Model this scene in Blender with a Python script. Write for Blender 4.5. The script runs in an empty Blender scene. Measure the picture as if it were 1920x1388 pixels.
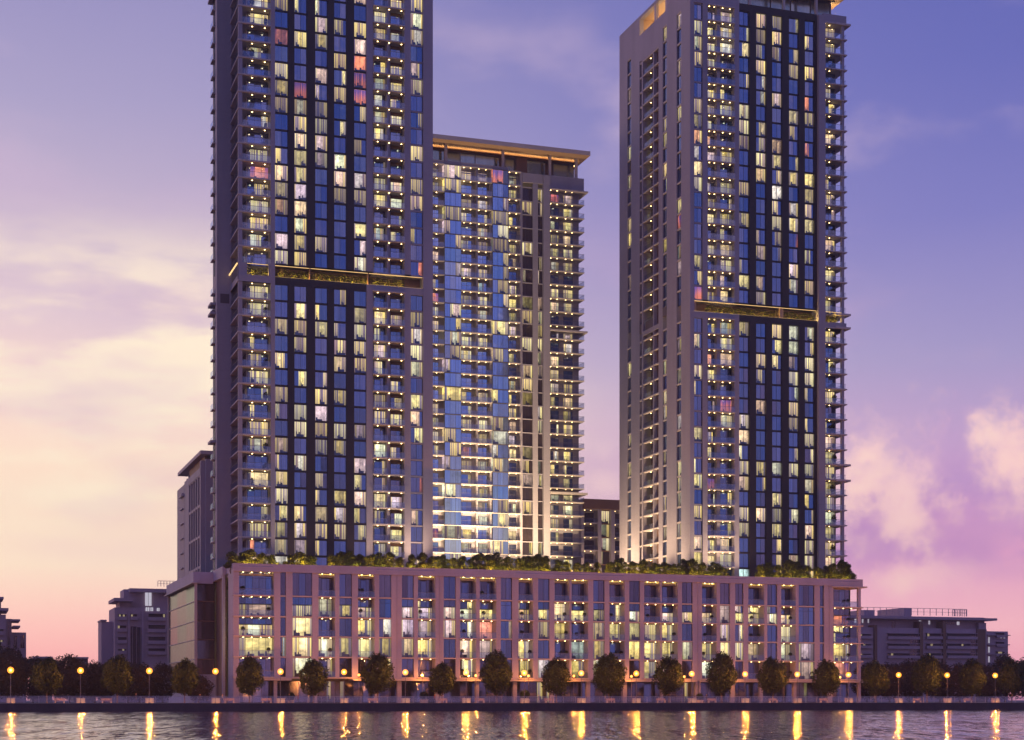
import bpy, math, random
from mathutils import Vector
R = math.radians
rng = random.Random(7)

# ---------------------------------------------------------------- camera, sky, sun, exposure
F = 3127.0 / 1920.0                       # focal length over image width
TH = math.atan(3127.0 / 9270.0)           # the facades run along X, the camera looks TH to the right of +Y
CT, ST = math.cos(TH), math.sin(TH)
ZC = 0.65                                 # eye height over the quay
HY = 1312.0                               # horizon row in the photograph
sc = bpy.context.scene
COL = sc.collection
cam = bpy.data.cameras.new("camera")
cam.sensor_width = 36.0
cam.lens = F * 36.0
cam.shift_y = (HY - 694.0) / 1920.0
cam.clip_start = 1.0
cam.clip_end = 9000.0
camo = bpy.data.objects.new("camera", cam)
COL.objects.link(camo)
camo.location = (0, 0, ZC)
camo.rotation_euler = (R(90), 0, -TH)
sc.camera = camo
sc.view_settings.view_transform = 'Standard'
sc.view_settings.look = 'None'
sc.view_settings.exposure = 0.0
sc.view_settings.gamma = 1.0
sc.render.engine = 'CYCLES'
sc.cycles.use_denoising = True
sc.cycles.max_bounces = 6
sc.cycles.diffuse_bounces = 2
sc.cycles.glossy_bounces = 3
sc.cycles.transparent_max_bounces = 12
sc.cycles.sample_clamp_indirect = 4.0
sc.cycles.sample_clamp_direct = 0.0
sc.cycles.caustics_reflective = False
sc.cycles.caustics_refractive = False


def lin(r, g, b):
    def c(v):
        v /= 255.0
        return v / 12.92 if v <= 0.04045 else ((v + 0.055) / 1.055) ** 2.4
    return (c(r), c(g), c(b), 1.0)


class NT:
    """A small helper that wires nodes."""
    def __init__(s, nt):
        s.t = nt
        s.n = nt.nodes
        s.l = nt.links

    def put(s, sock, v):
        if isinstance(v, bpy.types.NodeSocket):
            s.l.new(v, sock)
        elif v is not None:
            sock.default_value = v

    def new(s, kind, **kw):
        n = s.n.new(kind)
        for k, v in kw.items():
            setattr(n, k, v)
        return n

    def math(s, op, a, b=None, c=None, clamp=False):
        n = s.new('ShaderNodeMath', operation=op)
        n.use_clamp = clamp
        s.put(n.inputs[0], a)
        s.put(n.inputs[1], b)
        s.put(n.inputs[2], c)
        return n.outputs[0]

    def vmath(s, op, a, b=None):
        n = s.new('ShaderNodeVectorMath', operation=op)
        s.put(n.inputs[0], a)
        s.put(n.inputs[1], b)
        return n.outputs[1] if op in ('DOT_PRODUCT', 'LENGTH', 'DISTANCE') else n.outputs[0]

    def rng(s, v, a, b, c=0.0, d=1.0, smooth=True):
        n = s.new('ShaderNodeMapRange')
        n.interpolation_type = 'SMOOTHSTEP' if smooth else 'LINEAR'
        s.put(n.inputs['Value'], v)
        n.inputs['From Min'].default_value = a
        n.inputs['From Max'].default_value = b
        n.inputs['To Min'].default_value = c
        n.inputs['To Max'].default_value = d
        return n.outputs[0]

    def ramp(s, v, stops, interp='LINEAR'):
        n = s.new('ShaderNodeValToRGB')
        r = n.color_ramp
        r.interpolation = interp
        while len(r.elements) > 1:
            r.elements.remove(r.elements[-1])
        r.elements[0].position = stops[0][0]
        r.elements[0].color = stops[0][1]
        for p, c in stops[1:]:
            e = r.elements.new(p)
            e.color = c
        s.put(n.inputs[0], v)
        return n.outputs[0]

    def mix(s, f, a, b, mode='MIX'):
        n = s.new('ShaderNodeMix', data_type='RGBA', blend_type=mode)
        n.clamp_factor = True
        s.put(n.inputs[0], f)
        s.put(n.inputs[6], a)
        s.put(n.inputs[7], b)
        return n.outputs[2]

    def noise(s, vec, scale, detail=4.0, rough=0.55, dims='3D'):
        n = s.new('ShaderNodeTexNoise', noise_dimensions=dims)
        if vec is not None:
            s.l.new(vec, n.inputs['Vector'])
        n.inputs['Scale'].default_value = scale
        n.inputs['Detail'].default_value = detail
        n.inputs['Roughness'].default_value = rough
        return n.outputs[0]

    def xyz(s, x, y, z):
        n = s.new('ShaderNodeCombineXYZ')
        s.put(n.inputs[0], x)
        s.put(n.inputs[1], y)
        s.put(n.inputs[2], z)
        return n.outputs[0]

    def sep(s, v):
        n = s.new('ShaderNodeSeparateXYZ')
        s.put(n.inputs[0], v)
        return n.outputs


SUN_AZ = R(-62)          # the glow of the sunset lies to the left of the view
SUN_EL = R(1.5)
world = bpy.data.worlds.new("World")
sc.world = world
world.use_nodes = True
W = NT(world.node_tree)
W.n.clear()
tc = W.new('ShaderNodeTexCoord')
D = tc.outputs['Generated']
el = W.sep(D)[2]
sR = W.vmath('DOT_PRODUCT', D, (CT, -ST, 0))
sF = W.vmath('DOT_PRODUCT', D, (ST, CT, 0))
wob = W.noise(D, 2.2, 3.0)
elw = W.math('ADD', el, W.math('MULTIPLY', W.math('SUBTRACT', wob, 0.5), 0.07))
e2 = W.math('MULTIPLY', elw, 2.0)
rampL = W.ramp(e2, [(0.0, lin(250, 160, 172)), (0.07, lin(255, 196, 192)), (0.14, lin(255, 228, 204)), (0.26, lin(255, 224, 200)), (0.33, lin(248, 212, 202)),
                    (0.42, lin(222, 194, 204)), (0.52, lin(196, 174, 198)), (0.66, lin(164, 152, 192)), (0.80, lin(140, 132, 184)), (1.0, lin(104, 104, 170))])
rampR = W.ramp(e2, [(0.0, lin(244, 160, 184)), (0.07, lin(252, 186, 200)), (0.16, lin(230, 160, 202)), (0.26, lin(204, 160, 204)),
                    (0.40, lin(160, 146, 196)), (0.55, lin(120, 116, 188)), (0.70, lin(96, 98, 178)), (0.84, lin(82, 88, 170)), (1.0, lin(68, 78, 158))])
rampB = W.ramp(e2, [(0.0, lin(172, 130, 158)), (0.12, lin(150, 122, 168)), (0.30, lin(118, 112, 180)), (0.6, lin(98, 106, 186)), (1.0, lin(70, 88, 164))])
side = W.rng(sR, -0.30, 0.30)
col = W.mix(side, rampL, rampR)
# thin streaks of cloud low on the left
stv = W.vmath('MULTIPLY', D, (1.0, 1.0, 3.4))
n1 = W.noise(stv, 5.2, 6.0, 0.55)
stm = W.math('MULTIPLY', W.rng(n1, 0.45, 0.60), W.math('MULTIPLY', W.rng(el, 0.06, 0.14), W.rng(el, 0.29, 0.22)))
col = W.mix(W.math('MULTIPLY', stm, W.rng(sR, 0.08, -0.12, 0.0, 1.0)), col, lin(255, 234, 208))
n1b = W.noise(W.vmath('ADD', stv, (3.1, 0.4, 5.0)), 4.0, 5.0, 0.5)
stb = W.math('MULTIPLY', W.rng(n1b, 0.5, 0.66), W.math('MULTIPLY', W.rng(el, 0.05, 0.14), W.rng(el, 0.30, 0.18)))
col = W.mix(W.math('MULTIPLY', stb, 0.5), col, lin(204, 164, 198))
# faint high veil
n2 = W.noise(W.vmath('MULTIPLY', W.vmath('ADD', D, (0.3, 0.1, 0.0)), (1.0, 1.0, 2.2)), 7.0, 5.0, 0.5)
vm = W.math('MULTIPLY', W.rng(n2, 0.52, 0.72), W.math('MULTIPLY', W.rng(el, 0.22, 0.30), W.rng(el, 0.42, 0.34)))
col = W.mix(W.math('MULTIPLY', vm, 0.55), col, lin(196, 170, 200))
# violet bank and heaped clouds low on the right
n3 = W.noise(W.vmath('MULTIPLY', D, (1.0, 1.0, 2.6)), 9.0, 6.0, 0.55)
bank = W.math('MULTIPLY', W.rng(n3, 0.34, 0.54), W.math('MULTIPLY', W.rng(el, 0.062, 0.092), W.rng(el, 0.150, 0.115)))
bank = W.math('MULTIPLY', bank, W.rng(sR, 0.10, 0.20))
col = W.mix(W.math('MULTIPLY', bank, 0.95), col, lin(190, 134, 196))
n4 = W.noise(D, 26.0, 6.0, 0.6)
n4b = W.noise(D, 9.0, 4.0, 0.5)
n4c = W.noise(D, 60.0, 5.0, 0.6)
nn = W.math('ADD', W.math('ADD', W.math('MULTIPLY', W.math('SUBTRACT', n4, 0.5), 2.2), W.math('MULTIPLY', W.math('SUBTRACT', n4b, 0.5), 1.4)), W.math('MULTIPLY', W.math('SUBTRACT', n4c, 0.5), 1.2))
for (px, py, rr, cc, amt, zs) in ((1650, 850, 90, (186, 150, 202), 0.9, 1.2), (1800, 900, 190, (188, 144, 200), 0.85, 1.5), (1760, 980, 200, (204, 142, 198), 0.8, 2.4),
                              (1700, 1085, 130, (250, 196, 204), 0.7, 3.0),
                              (1612, 915, 160, (255, 210, 204), 1.0, 0.9), (1700, 950, 100, (250, 204, 204), 0.9, 1.2), (1730, 880, 56, (244, 198, 206), 0.8, 1.1),
                              (1858, 815, 48, (255, 214, 206), 1.0, 1.0), (1915, 850, 110, (255, 208, 204), 1.0, 1.0),
                              (1940, 770, 30, (250, 206, 206), 0.8, 1.0), (1130, 905, 60, (246, 208, 208), 0.5, 1.6), (1130, 850, 30, (240, 205, 210), 0.3, 1.0)):
    m = (px - 960) / 3127.0
    e = (HY - py) / 3127.0
    k = 1.0 / math.sqrt(1 + m * m + e * e)
    dx = W.math('SUBTRACT', sR, m * k)
    dz = W.math('MULTIPLY', W.math('SUBTRACT', el, e * k), zs)
    dd = W.math('SQRT', W.math('ADD', W.math('MULTIPLY', dx, dx), W.math('MULTIPLY', dz, dz)))
    q = W.math('ADD', W.math('SUBTRACT', 1.0, W.math('DIVIDE', dd, rr / 3127.0)), nn)
    q = W.math('MULTIPLY', W.rng(q, -0.05, 1.1), W.rng(sF, 0.5, 0.7))
    col = W.mix(W.math('MULTIPLY', q, amt), col, lin(*cc))
nb = W.noise(W.vmath('MULTIPLY', D, (1.0, 1.0, 2.6)), 5.0, 5.0, 0.55)
rampB = W.mix(W.math('MULTIPLY', W.rng(nb, 0.46, 0.64), W.rng(el, 0.55, 0.2, 0.15, 0.75)), rampB, lin(196, 160, 190))
col = W.mix(W.rng(sF, 0.75, -0.25), col, rampB)
# below the horizon
col = W.mix(W.rng(el, 0.0, -0.03), col, lin(96, 74, 100))
sky = W.new('ShaderNodeTexSky', sky_type='NISHITA')
sky.sun_disc = False
sky.sun_elevation = SUN_EL
sky.sun_rotation = SUN_AZ + TH
bg1 = W.new('ShaderNodeBackground')
W.put(bg1.inputs[0], sky.outputs[0])
bg1.inputs[1].default_value = 0.05
bg2 = W.new('ShaderNodeBackground')
W.put(bg2.inputs[0], col)
bg2.inputs[1].default_value = 1.06
ad = W.new('ShaderNodeAddShader')
W.l.new(bg1.outputs[0], ad.inputs[0])
W.l.new(bg2.outputs[0], ad.inputs[1])
wo = W.new('ShaderNodeOutputWorld')
W.l.new(ad.outputs[0], wo.inputs[0])
world.cycles.sampling_method = 'MANUAL'
world.cycles.sample_map_resolution = 512

sun = bpy.data.lights.new("sun", 'SUN')
sun.energy = 0.25
sun.angle = R(12)
sun.color = (1.0, 0.55, 0.42)
suno = bpy.data.objects.new("sun", sun)
COL.objects.link(suno)
_a = SUN_AZ + TH
_sd = Vector((math.sin(_a) * math.cos(SUN_EL), math.cos(_a) * math.cos(SUN_EL), math.sin(SUN_EL + R(3))))
suno.rotation_euler = _sd.to_track_quat('Z', 'Y').to_euler()


def lamp(name, loc, watt, color, size=0.3, kind='POINT', rot=None, spot=None, blend=0.8):
    l = bpy.data.lights.new(name, kind)
    l.energy = watt
    l.color = color
    if kind in ('POINT', 'SPOT'):
        l.shadow_soft_size = size
    if kind == 'SPOT':
        l.spot_size = spot
        l.spot_blend = blend
    o = bpy.data.objects.new(name, l)
    o.location = loc
    if rot:
        o.rotation_euler = rot
    COL.objects.link(o)
    return o


# ---------------------------------------------------------------- pixels of the photograph to metres on a known plane
def mm(px):
    return (px - 960.0) / 3127.0


def fx(px, Y):                       # X of column px on the plane Y
    m = mm(px)
    return Y * (ST + m * CT) / (CT - m * ST)


def sy(px, X):                       # Y of column px on the plane X
    m = mm(px)
    return X * (CT - m * ST) / (ST + m * CT)


def dep(px, Y):
    return Y / (CT - mm(px) * ST)


def zz(px, py, Y):                   # height of pixel (px, py) on the plane Y
    return ZC + (HY - py) * dep(px, Y) / 3127.0


YQ, YP, YT, YM = 281.0, 297.0, 312.0, 370.0
ZW = -1.33

# ---------------------------------------------------------------- materials
MATS = {}


def mat(name):
    m = bpy.data.materials.new(name)
    m.use_nodes = True
    t = NT(m.node_tree)
    t.n.clear()
    MATS[name] = m
    return m, t


def out(t, sh):
    o = t.new('ShaderNodeOutputMaterial')
    t.l.new(sh, o.inputs[0])
    return o


def prin(t, base, rough=0.6, metal=0.0, **kw):
    p = t.new('ShaderNodeBsdfPrincipled')
    t.put(p.inputs['Base Color'], base)
    t.put(p.inputs['Roughness'], rough)
    t.put(p.inputs['Metallic'], metal)
    for k, v in kw.items():
        t.put(p.inputs[k], v)
    return p


def simple(name, c, rough=0.7, metal=0.0, var=0.12, scale=0.35, streak=True, spec=0.5):
    m, t = mat(name)
    g = t.new('ShaderNodeNewGeometry').outputs['Position']
    base = (c[0], c[1], c[2], 1)
    n = t.noise(t.vmath('MULTIPLY', g, (1, 1, 0.25 if streak else 1)), scale, 5.0, 0.6)
    n2 = t.noise(g, scale * 9, 3.0, 0.6)
    f = t.math('ADD', t.math('MULTIPLY', n, 0.7), t.math('MULTIPLY', n2, 0.3))
    k = t.rng(f, 0.3, 0.7, 1.0 - var, 1.0 + var, smooth=False)
    cc = t.mix(1.0, base, t.xyz(k, k, k), 'MULTIPLY')
    p = prin(t, cc, rough, metal)
    p.inputs['Specular IOR Level'].default_value = spec
    out(t, p.outputs[0])
    return m


def stone(name, c, joints=True):
    m, t = mat(name)
    g = t.new('ShaderNodeNewGeometry')
    pos = g.outputs['Position']
    x, y, z = t.sep(pos)
    n = t.noise(t.vmath('MULTIPLY', pos, (1, 1, 0.2)), 0.25, 5.0, 0.6)
    n2 = t.noise(pos, 4.0, 4.0, 0.6)
    k = t.math('ADD', t.rng(n, 0.3, 0.7, 0.88, 1.08, False), t.rng(n2, 0.3, 0.7, -0.05, 0.05, False))
    # panel joints every 3.15 m up and every 1.5 m along
    jz = t.math('ABSOLUTE', t.math('SUBTRACT', t.math('FRACT', t.math('DIVIDE', z, 1.6)), 0.5))
    k = t.math('MULTIPLY', k, t.rng(jz, 0.484, 0.5, 1.0, 0.78, False))
    cc = t.mix(1.0, (c[0], c[1], c[2], 1), t.xyz(k, k, k), 'MULTIPLY')
    p = prin(t, cc, 0.62)
    p.inputs['Specular IOR Level'].default_value = 0.35
    out(t, p.outputs[0])
    return m


stone('stone', (0.35, 0.325, 0.385))
stone('stone_pink', (0.39, 0.37, 0.50))
simple('concrete', (0.40, 0.37, 0.38), 0.75)
simple('slab', (0.50, 0.45, 0.45), 0.65, var=0.08)
simple('dark', (0.020, 0.016, 0.028), 0.42, var=0.2, spec=.35)
simple('brown', (0.20, 0.11, 0.08), 0.6)
simple('soffit', (0.42, 0.28, 0.18), 0.6, var=0.05)
simple('metal', (0.20, 0.18, 0.20), 0.4, 0.5)
simple('rail_metal', (0.50, 0.46, 0.50), 0.4, 0.2)
simple('frame', (0.03, 0.03, 0.045), 0.4, 0.2, var=0.05)
simple('paving', (0.30, 0.26, 0.25), 0.6, var=0.2, scale=0.6, streak=False)
simple('earth', (0.10, 0.09, 0.07), 0.9, var=0.3, scale=0.1, streak=False)
simple('quay', (0.06, 0.045, 0.06), 0.8, var=0.3, scale=0.5)
simple('planter', (0.50, 0.44, 0.40), 0.7, var=0.1)
simple('bark', (0.11, 0.08, 0.055), 0.9, var=0.3, scale=2)
simple('far_wall', (0.44, 0.33, 0.39), 0.8)
simple('far_dark', (0.09, 0.07, 0.09), 0.6)
simple('cloth_red', (0.4, 0.07, 0.05), 0.8)
simple('cloth_dark', (0.05, 0.05, 0.08), 0.8)
simple('cloth_pale', (0.5, 0.46, 0.42), 0.8)
simple('skin', (0.5, 0.3, 0.22), 0.6)
simple('hair', (0.03, 0.02, 0.015), 0.6)
simple('furniture', (0.05, 0.055, 0.09), 0.7)


def attr(t):
    a = t.new('ShaderNodeAttribute')
    a.attribute_name = 'rnd'
    return t.sep(a.outputs['Vector'])


def uvs(t):
    return t.sep(t.new('ShaderNodeTexCoord').outputs['UV'])


def glass_off(name, a, b, metal=0.9, rough=0.06):
    m, t = mat(name)
    r = attr(t)
    u = uvs(t)
    c = t.mix(r[0], a, b)
    # closed blinds and folds behind the pane show as faint vertical bands
    st = t.noise(t.xyz(t.math('ADD', t.math('MULTIPLY', u[0], 5.0), t.math('MULTIPLY', r[1], 90.0)), r[2], 0.0), 1.0, 2.0, 0.6)
    k = t.rng(st, 0.3, 0.7, 0.82, 1.16, False)
    c = t.mix(1.0, c, t.xyz(k, k, k), 'MULTIPLY')
    p = prin(t, c, t.rng(r[1], 0, 1, rough, rough + 0.1, False), metal)
    if name == 'glass_screen':
        p.inputs['Specular Tint'].default_value = (0.40, 0.46, 0.46, 1)
    pos = t.new('ShaderNodeNewGeometry').outputs['Position']
    bn = t.new('ShaderNodeBump')
    bn.inputs['Strength'].default_value = 0.12
    bn.inputs['Distance'].default_value = 0.3
    t.l.new(t.noise(pos, 0.35, 2.0, 0.5), bn.inputs['Height'])
    tilt = t.xyz(t.math('MULTIPLY', t.math('SUBTRACT', r[0], 0.5), 0.07), 0.0, t.math('MULTIPLY', t.math('SUBTRACT', r[1], 0.5), 0.16))
    t.l.new(t.vmath('NORMALIZE', t.vmath('ADD', bn.outputs[0], tilt)), p.inputs['Normal'])
    out(t, p.outputs[0])
    return m


glass_off('glass_off', (0.13, 0.23, 0.44, 1), (0.24, 0.29, 0.48, 1))
glass_off('glass_violet', (0.16, 0.18, 0.31, 1), (0.22, 0.22, 0.35, 1))
glass_off('glass_blue', (0.22, 0.42, 0.74, 1), (0.42, 0.56, 0.85, 1))
glass_off('glass_brown', (0.12, 0.10, 0.13, 1), (0.18, 0.14, 0.16, 1), 0.85)
glass_off('glass_screen', (0.17, 0.23, 0.22, 1), (0.21, 0.27, 0.25, 1), 0.85, 0.1)
glass_off('glass_grey', (0.30, 0.36, 0.36, 1), (0.36, 0.42, 0.42, 1), 0.8, 0.12)


def glass_clear(name, tint, refl, amt):
    m, t = mat(name)
    tr = t.new('ShaderNodeBsdfTransparent')
    tr.inputs[0].default_value = tint
    gl = t.new('ShaderNodeBsdfGlossy')
    gl.inputs['Color'].default_value = refl
    gl.inputs['Roughness'].default_value = 0.06
    mx = t.new('ShaderNodeMixShader')
    mx.inputs[0].default_value = amt
    t.l.new(tr.outputs[0], mx.inputs[1])
    t.l.new(gl.outputs[0], mx.inputs[2])
    out(t, mx.outputs[0])
    return m


glass_clear('glass_lit', (0.93, 0.95, 0.98, 1), (0.5, 0.65, 1, 1), 0.14)
glass_clear('glass_rail', (0.80, 0.84, 0.90, 1), (0.6, 0.7, 1, 1), 0.20)


def room_mat(name, gain=1.0):
    """Self-glowing room walls: own tint per room, lamplight painted in, brighter near the ceiling."""
    m, t = mat(name)
    r = attr(t)
    u = uvs(t)
    c = t.ramp(r[0], [(0.0, (1.0, 0.70, 0.18, 1)), (0.30, (1.0, 0.82, 0.30, 1)), (0.50, (0.95, 0.60, 0.34, 1)), (0.66, (0.74, 0.54, 0.60, 1)),
                      (0.82, (0.96, 0.96, 0.56, 1)), (0.90, (0.98, 0.84, 0.50, 1)), (0.93, (0.45, 0.70, 0.66, 1)), (0.945, (1.0, 0.80, 0.34, 1)), (0.955, (1.0, 0.26, 0.10, 1)), (0.98, (1.0, 0.40, 0.18, 1)), (1.0, (0.9, 0.20, 0.20, 1))])
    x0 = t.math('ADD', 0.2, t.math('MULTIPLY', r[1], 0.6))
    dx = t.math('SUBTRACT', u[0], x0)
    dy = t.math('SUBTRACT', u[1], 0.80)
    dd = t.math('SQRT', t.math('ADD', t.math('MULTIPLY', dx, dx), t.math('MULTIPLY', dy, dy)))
    g = t.rng(dd, 0.05, 0.75, 1.25, 0.42, False)  # painted lamp glow, fading away from a point near the ceiling
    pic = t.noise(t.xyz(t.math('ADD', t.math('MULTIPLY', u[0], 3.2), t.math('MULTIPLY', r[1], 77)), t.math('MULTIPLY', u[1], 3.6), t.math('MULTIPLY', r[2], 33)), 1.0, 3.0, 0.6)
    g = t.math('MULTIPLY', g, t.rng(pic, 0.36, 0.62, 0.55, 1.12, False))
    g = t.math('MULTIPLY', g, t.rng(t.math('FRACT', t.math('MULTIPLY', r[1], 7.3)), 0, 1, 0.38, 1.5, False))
    e = t.new('ShaderNodeEmission')
    t.put(e.inputs[0], c)
    t.put(e.inputs[1], t.math('MULTIPLY', g, gain))
    out(t, e.outputs[0])
    m.cycles.emission_sampling = 'NONE'
    return m


room_mat('room', 1.3)
room_mat('room_bright', 1.75)
room_mat('room_dim', 0.50)


def curtain_mat():
    m, t = mat('curtain')  # cloth glows by itself: room light and fold shading put into the emission
    r = attr(t)
    u = uvs(t)
    v = t.xyz(t.math('ADD', t.math('MULTIPLY', u[0], 7.0), t.math('MULTIPLY', r[1], 90.0)), t.math('MULTIPLY', r[2], 40), 0.0)
    f = t.noise(v, 1.0, 3.0, 0.65)
    warm = t.mix(t.rng(r[2], 0.3, 1.0), (1.0, 0.72, 0.19, 1), (0.96, 0.84, 0.36, 1))
    cool = t.mix(r[0], (0.30, 0.24, 0.40, 1), (0.50, 0.27, 0.26, 1))
    c = t.mix(t.rng(f, 0.40, 0.60), cool, warm)
    red = t.rng(r[0], 0.955, 0.956)
    c = t.mix(red, c, t.mix(t.rng(t.math('ADD', f, t.math('MULTIPLY', t.math('SUBTRACT', 0.5, u[1]), 0.35)), 0.35, 0.65), (0.16, 0.08, 0.28, 1), (1.0, 0.26, 0.11, 1)))
    g = t.math('MULTIPLY', t.rng(f, 0.34, 0.66, 0.35, 1.05, False), t.rng(u[1], 0.0, 0.9, 0.62, 1.0))
    g = t.math('MULTIPLY', g, t.rng(t.math('FRACT', t.math('MULTIPLY', r[1], 7.3)), 0, 1, 0.38, 1.5, False))
    e = t.new('ShaderNodeEmission')
    t.put(e.inputs[0], c)
    t.put(e.inputs[1], t.math('MULTIPLY', g, 1.3))
    out(t, e.outputs[0])
    m.cycles.emission_sampling = 'NONE'


curtain_mat()


def emit(name, c, s, sample=True):
    m, t = mat(name)
    e = t.new('ShaderNodeEmission')
    e.inputs[0].default_value = (c[0], c[1], c[2], 1)
    e.inputs[1].default_value = s
    out(t, e.outputs[0])
    if not sample:
        m.cycles.emission_sampling = 'NONE'


emit('downlight', (1.0, 0.66, 0.26), 12.0)
emit('cove', (1.0, 0.62, 0.25), 15.0)
emit('strip', (1.0, 0.62, 0.25), 1.5)
for _n, _c, _s in (('street_light', (1.0, 0.34, 0.035, 1), 1.1), ('small_light', (1.0, 0.40, 0.06, 1), 1.1), ('bulb', (1.0, 0.50, 0.10, 1), 4.0)):
    m, t = mat(_n)
    e = t.new('ShaderNodeEmission')
    e.inputs[0].default_value = _c
    e.inputs[1].default_value = _s
    tr = t.new('ShaderNodeBsdfTransparent')
    ad_ = t.new('ShaderNodeAddShader')
    t.l.new(e.outputs[0], ad_.inputs[0])
    t.l.new(tr.outputs[0], ad_.inputs[1])
    out(t, ad_.outputs[0])
    m.cycles.emission_sampling = 'NONE'
emit('far_window', (0.85, 0.8, 0.95), 0.6, False)
emit('far_window_warm', (1.0, 0.8, 0.45), 0.35, False)
emit('sign_light', (1.0, 0.95, 0.9), 1.3, False)


def leaf(name, a, b, trans=0.3):
    m, t = mat(name)
    r = attr(t)
    c = t.mix(r[0], a, b)
    p = prin(t, c, 0.65)
    p.inputs['Specular IOR Level'].default_value = 0.3
    tr = t.new('ShaderNodeBsdfTranslucent')
    t.put(tr.inputs[0], c)
    mx = t.new('ShaderNodeMixShader')
    mx.inputs[0].default_value = trans
    t.l.new(p.outputs[0], mx.inputs[1])
    t.l.new(tr.outputs[0], mx.inputs[2])
    out(t, mx.outputs[0])


leaf('leaf', (0.008, 0.015, 0.005, 1), (0.032, 0.055, 0.013, 1))
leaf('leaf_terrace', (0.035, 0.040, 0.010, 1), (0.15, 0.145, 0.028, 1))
leaf('leaf_dark', (0.018, 0.026, 0.008, 1), (0.075, 0.085, 0.018, 1))
leaf('leaf_far', (0.03, 0.022, 0.018, 1), (0.06, 0.045, 0.03, 1), 0.15)


def water_mat():
    m, t = mat('water')
    pos = t.new('ShaderNodeNewGeometry').outputs['Position']
    rt = t.new('ShaderNodeVectorRotate')
    rt.rotation_type = 'Z_AXIS'
    t.put(rt.inputs['Vector'], pos)
    rt.inputs['Angle'].default_value = TH
    v = rt.outputs[0]
    a = t.noise(t.vmath('MULTIPLY', v, (1.0, 0.085, 1)), 2.3, 5.0, 0.75)
    b = t.noise(t.vmath('MULTIPLY', v, (0.45, 0.04, 1)), 0.8, 3.0, 0.5)
    c = t.noise(t.vmath('ADD', t.vmath('MULTIPLY', v, (1.3, 0.14, 1)), (31.0, 7.0, 0.0)), 2.2, 3.0, 0.6)
    ny = t.math('ADD', t.math('MULTIPLY', t.math('SUBTRACT', a, 0.5), 0.85), t.math('MULTIPLY', t.math('SUBTRACT', b, 0.5), 0.22))
    ny = t.math('SUBTRACT', t.math('MULTIPLY', ny, -1.0), 0.035)
    nx = t.math('MULTIPLY', t.math('SUBTRACT', c, 0.5), 0.50)
    r2 = t.new('ShaderNodeVectorRotate')
    r2.rotation_type = 'Z_AXIS'
    t.put(r2.inputs['Vector'], t.xyz(nx, ny, 1.0))
    r2.inputs['Angle'].default_value = -TH
    p = prin(t, (0.07, 0.045, 0.065, 1), 0.06)
    p.inputs['IOR'].default_value = 1.75
    t.l.new(t.vmath('NORMALIZE', r2.outputs[0]), p.inputs['Normal'])
    out(t, p.outputs[0])


water_mat()


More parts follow.
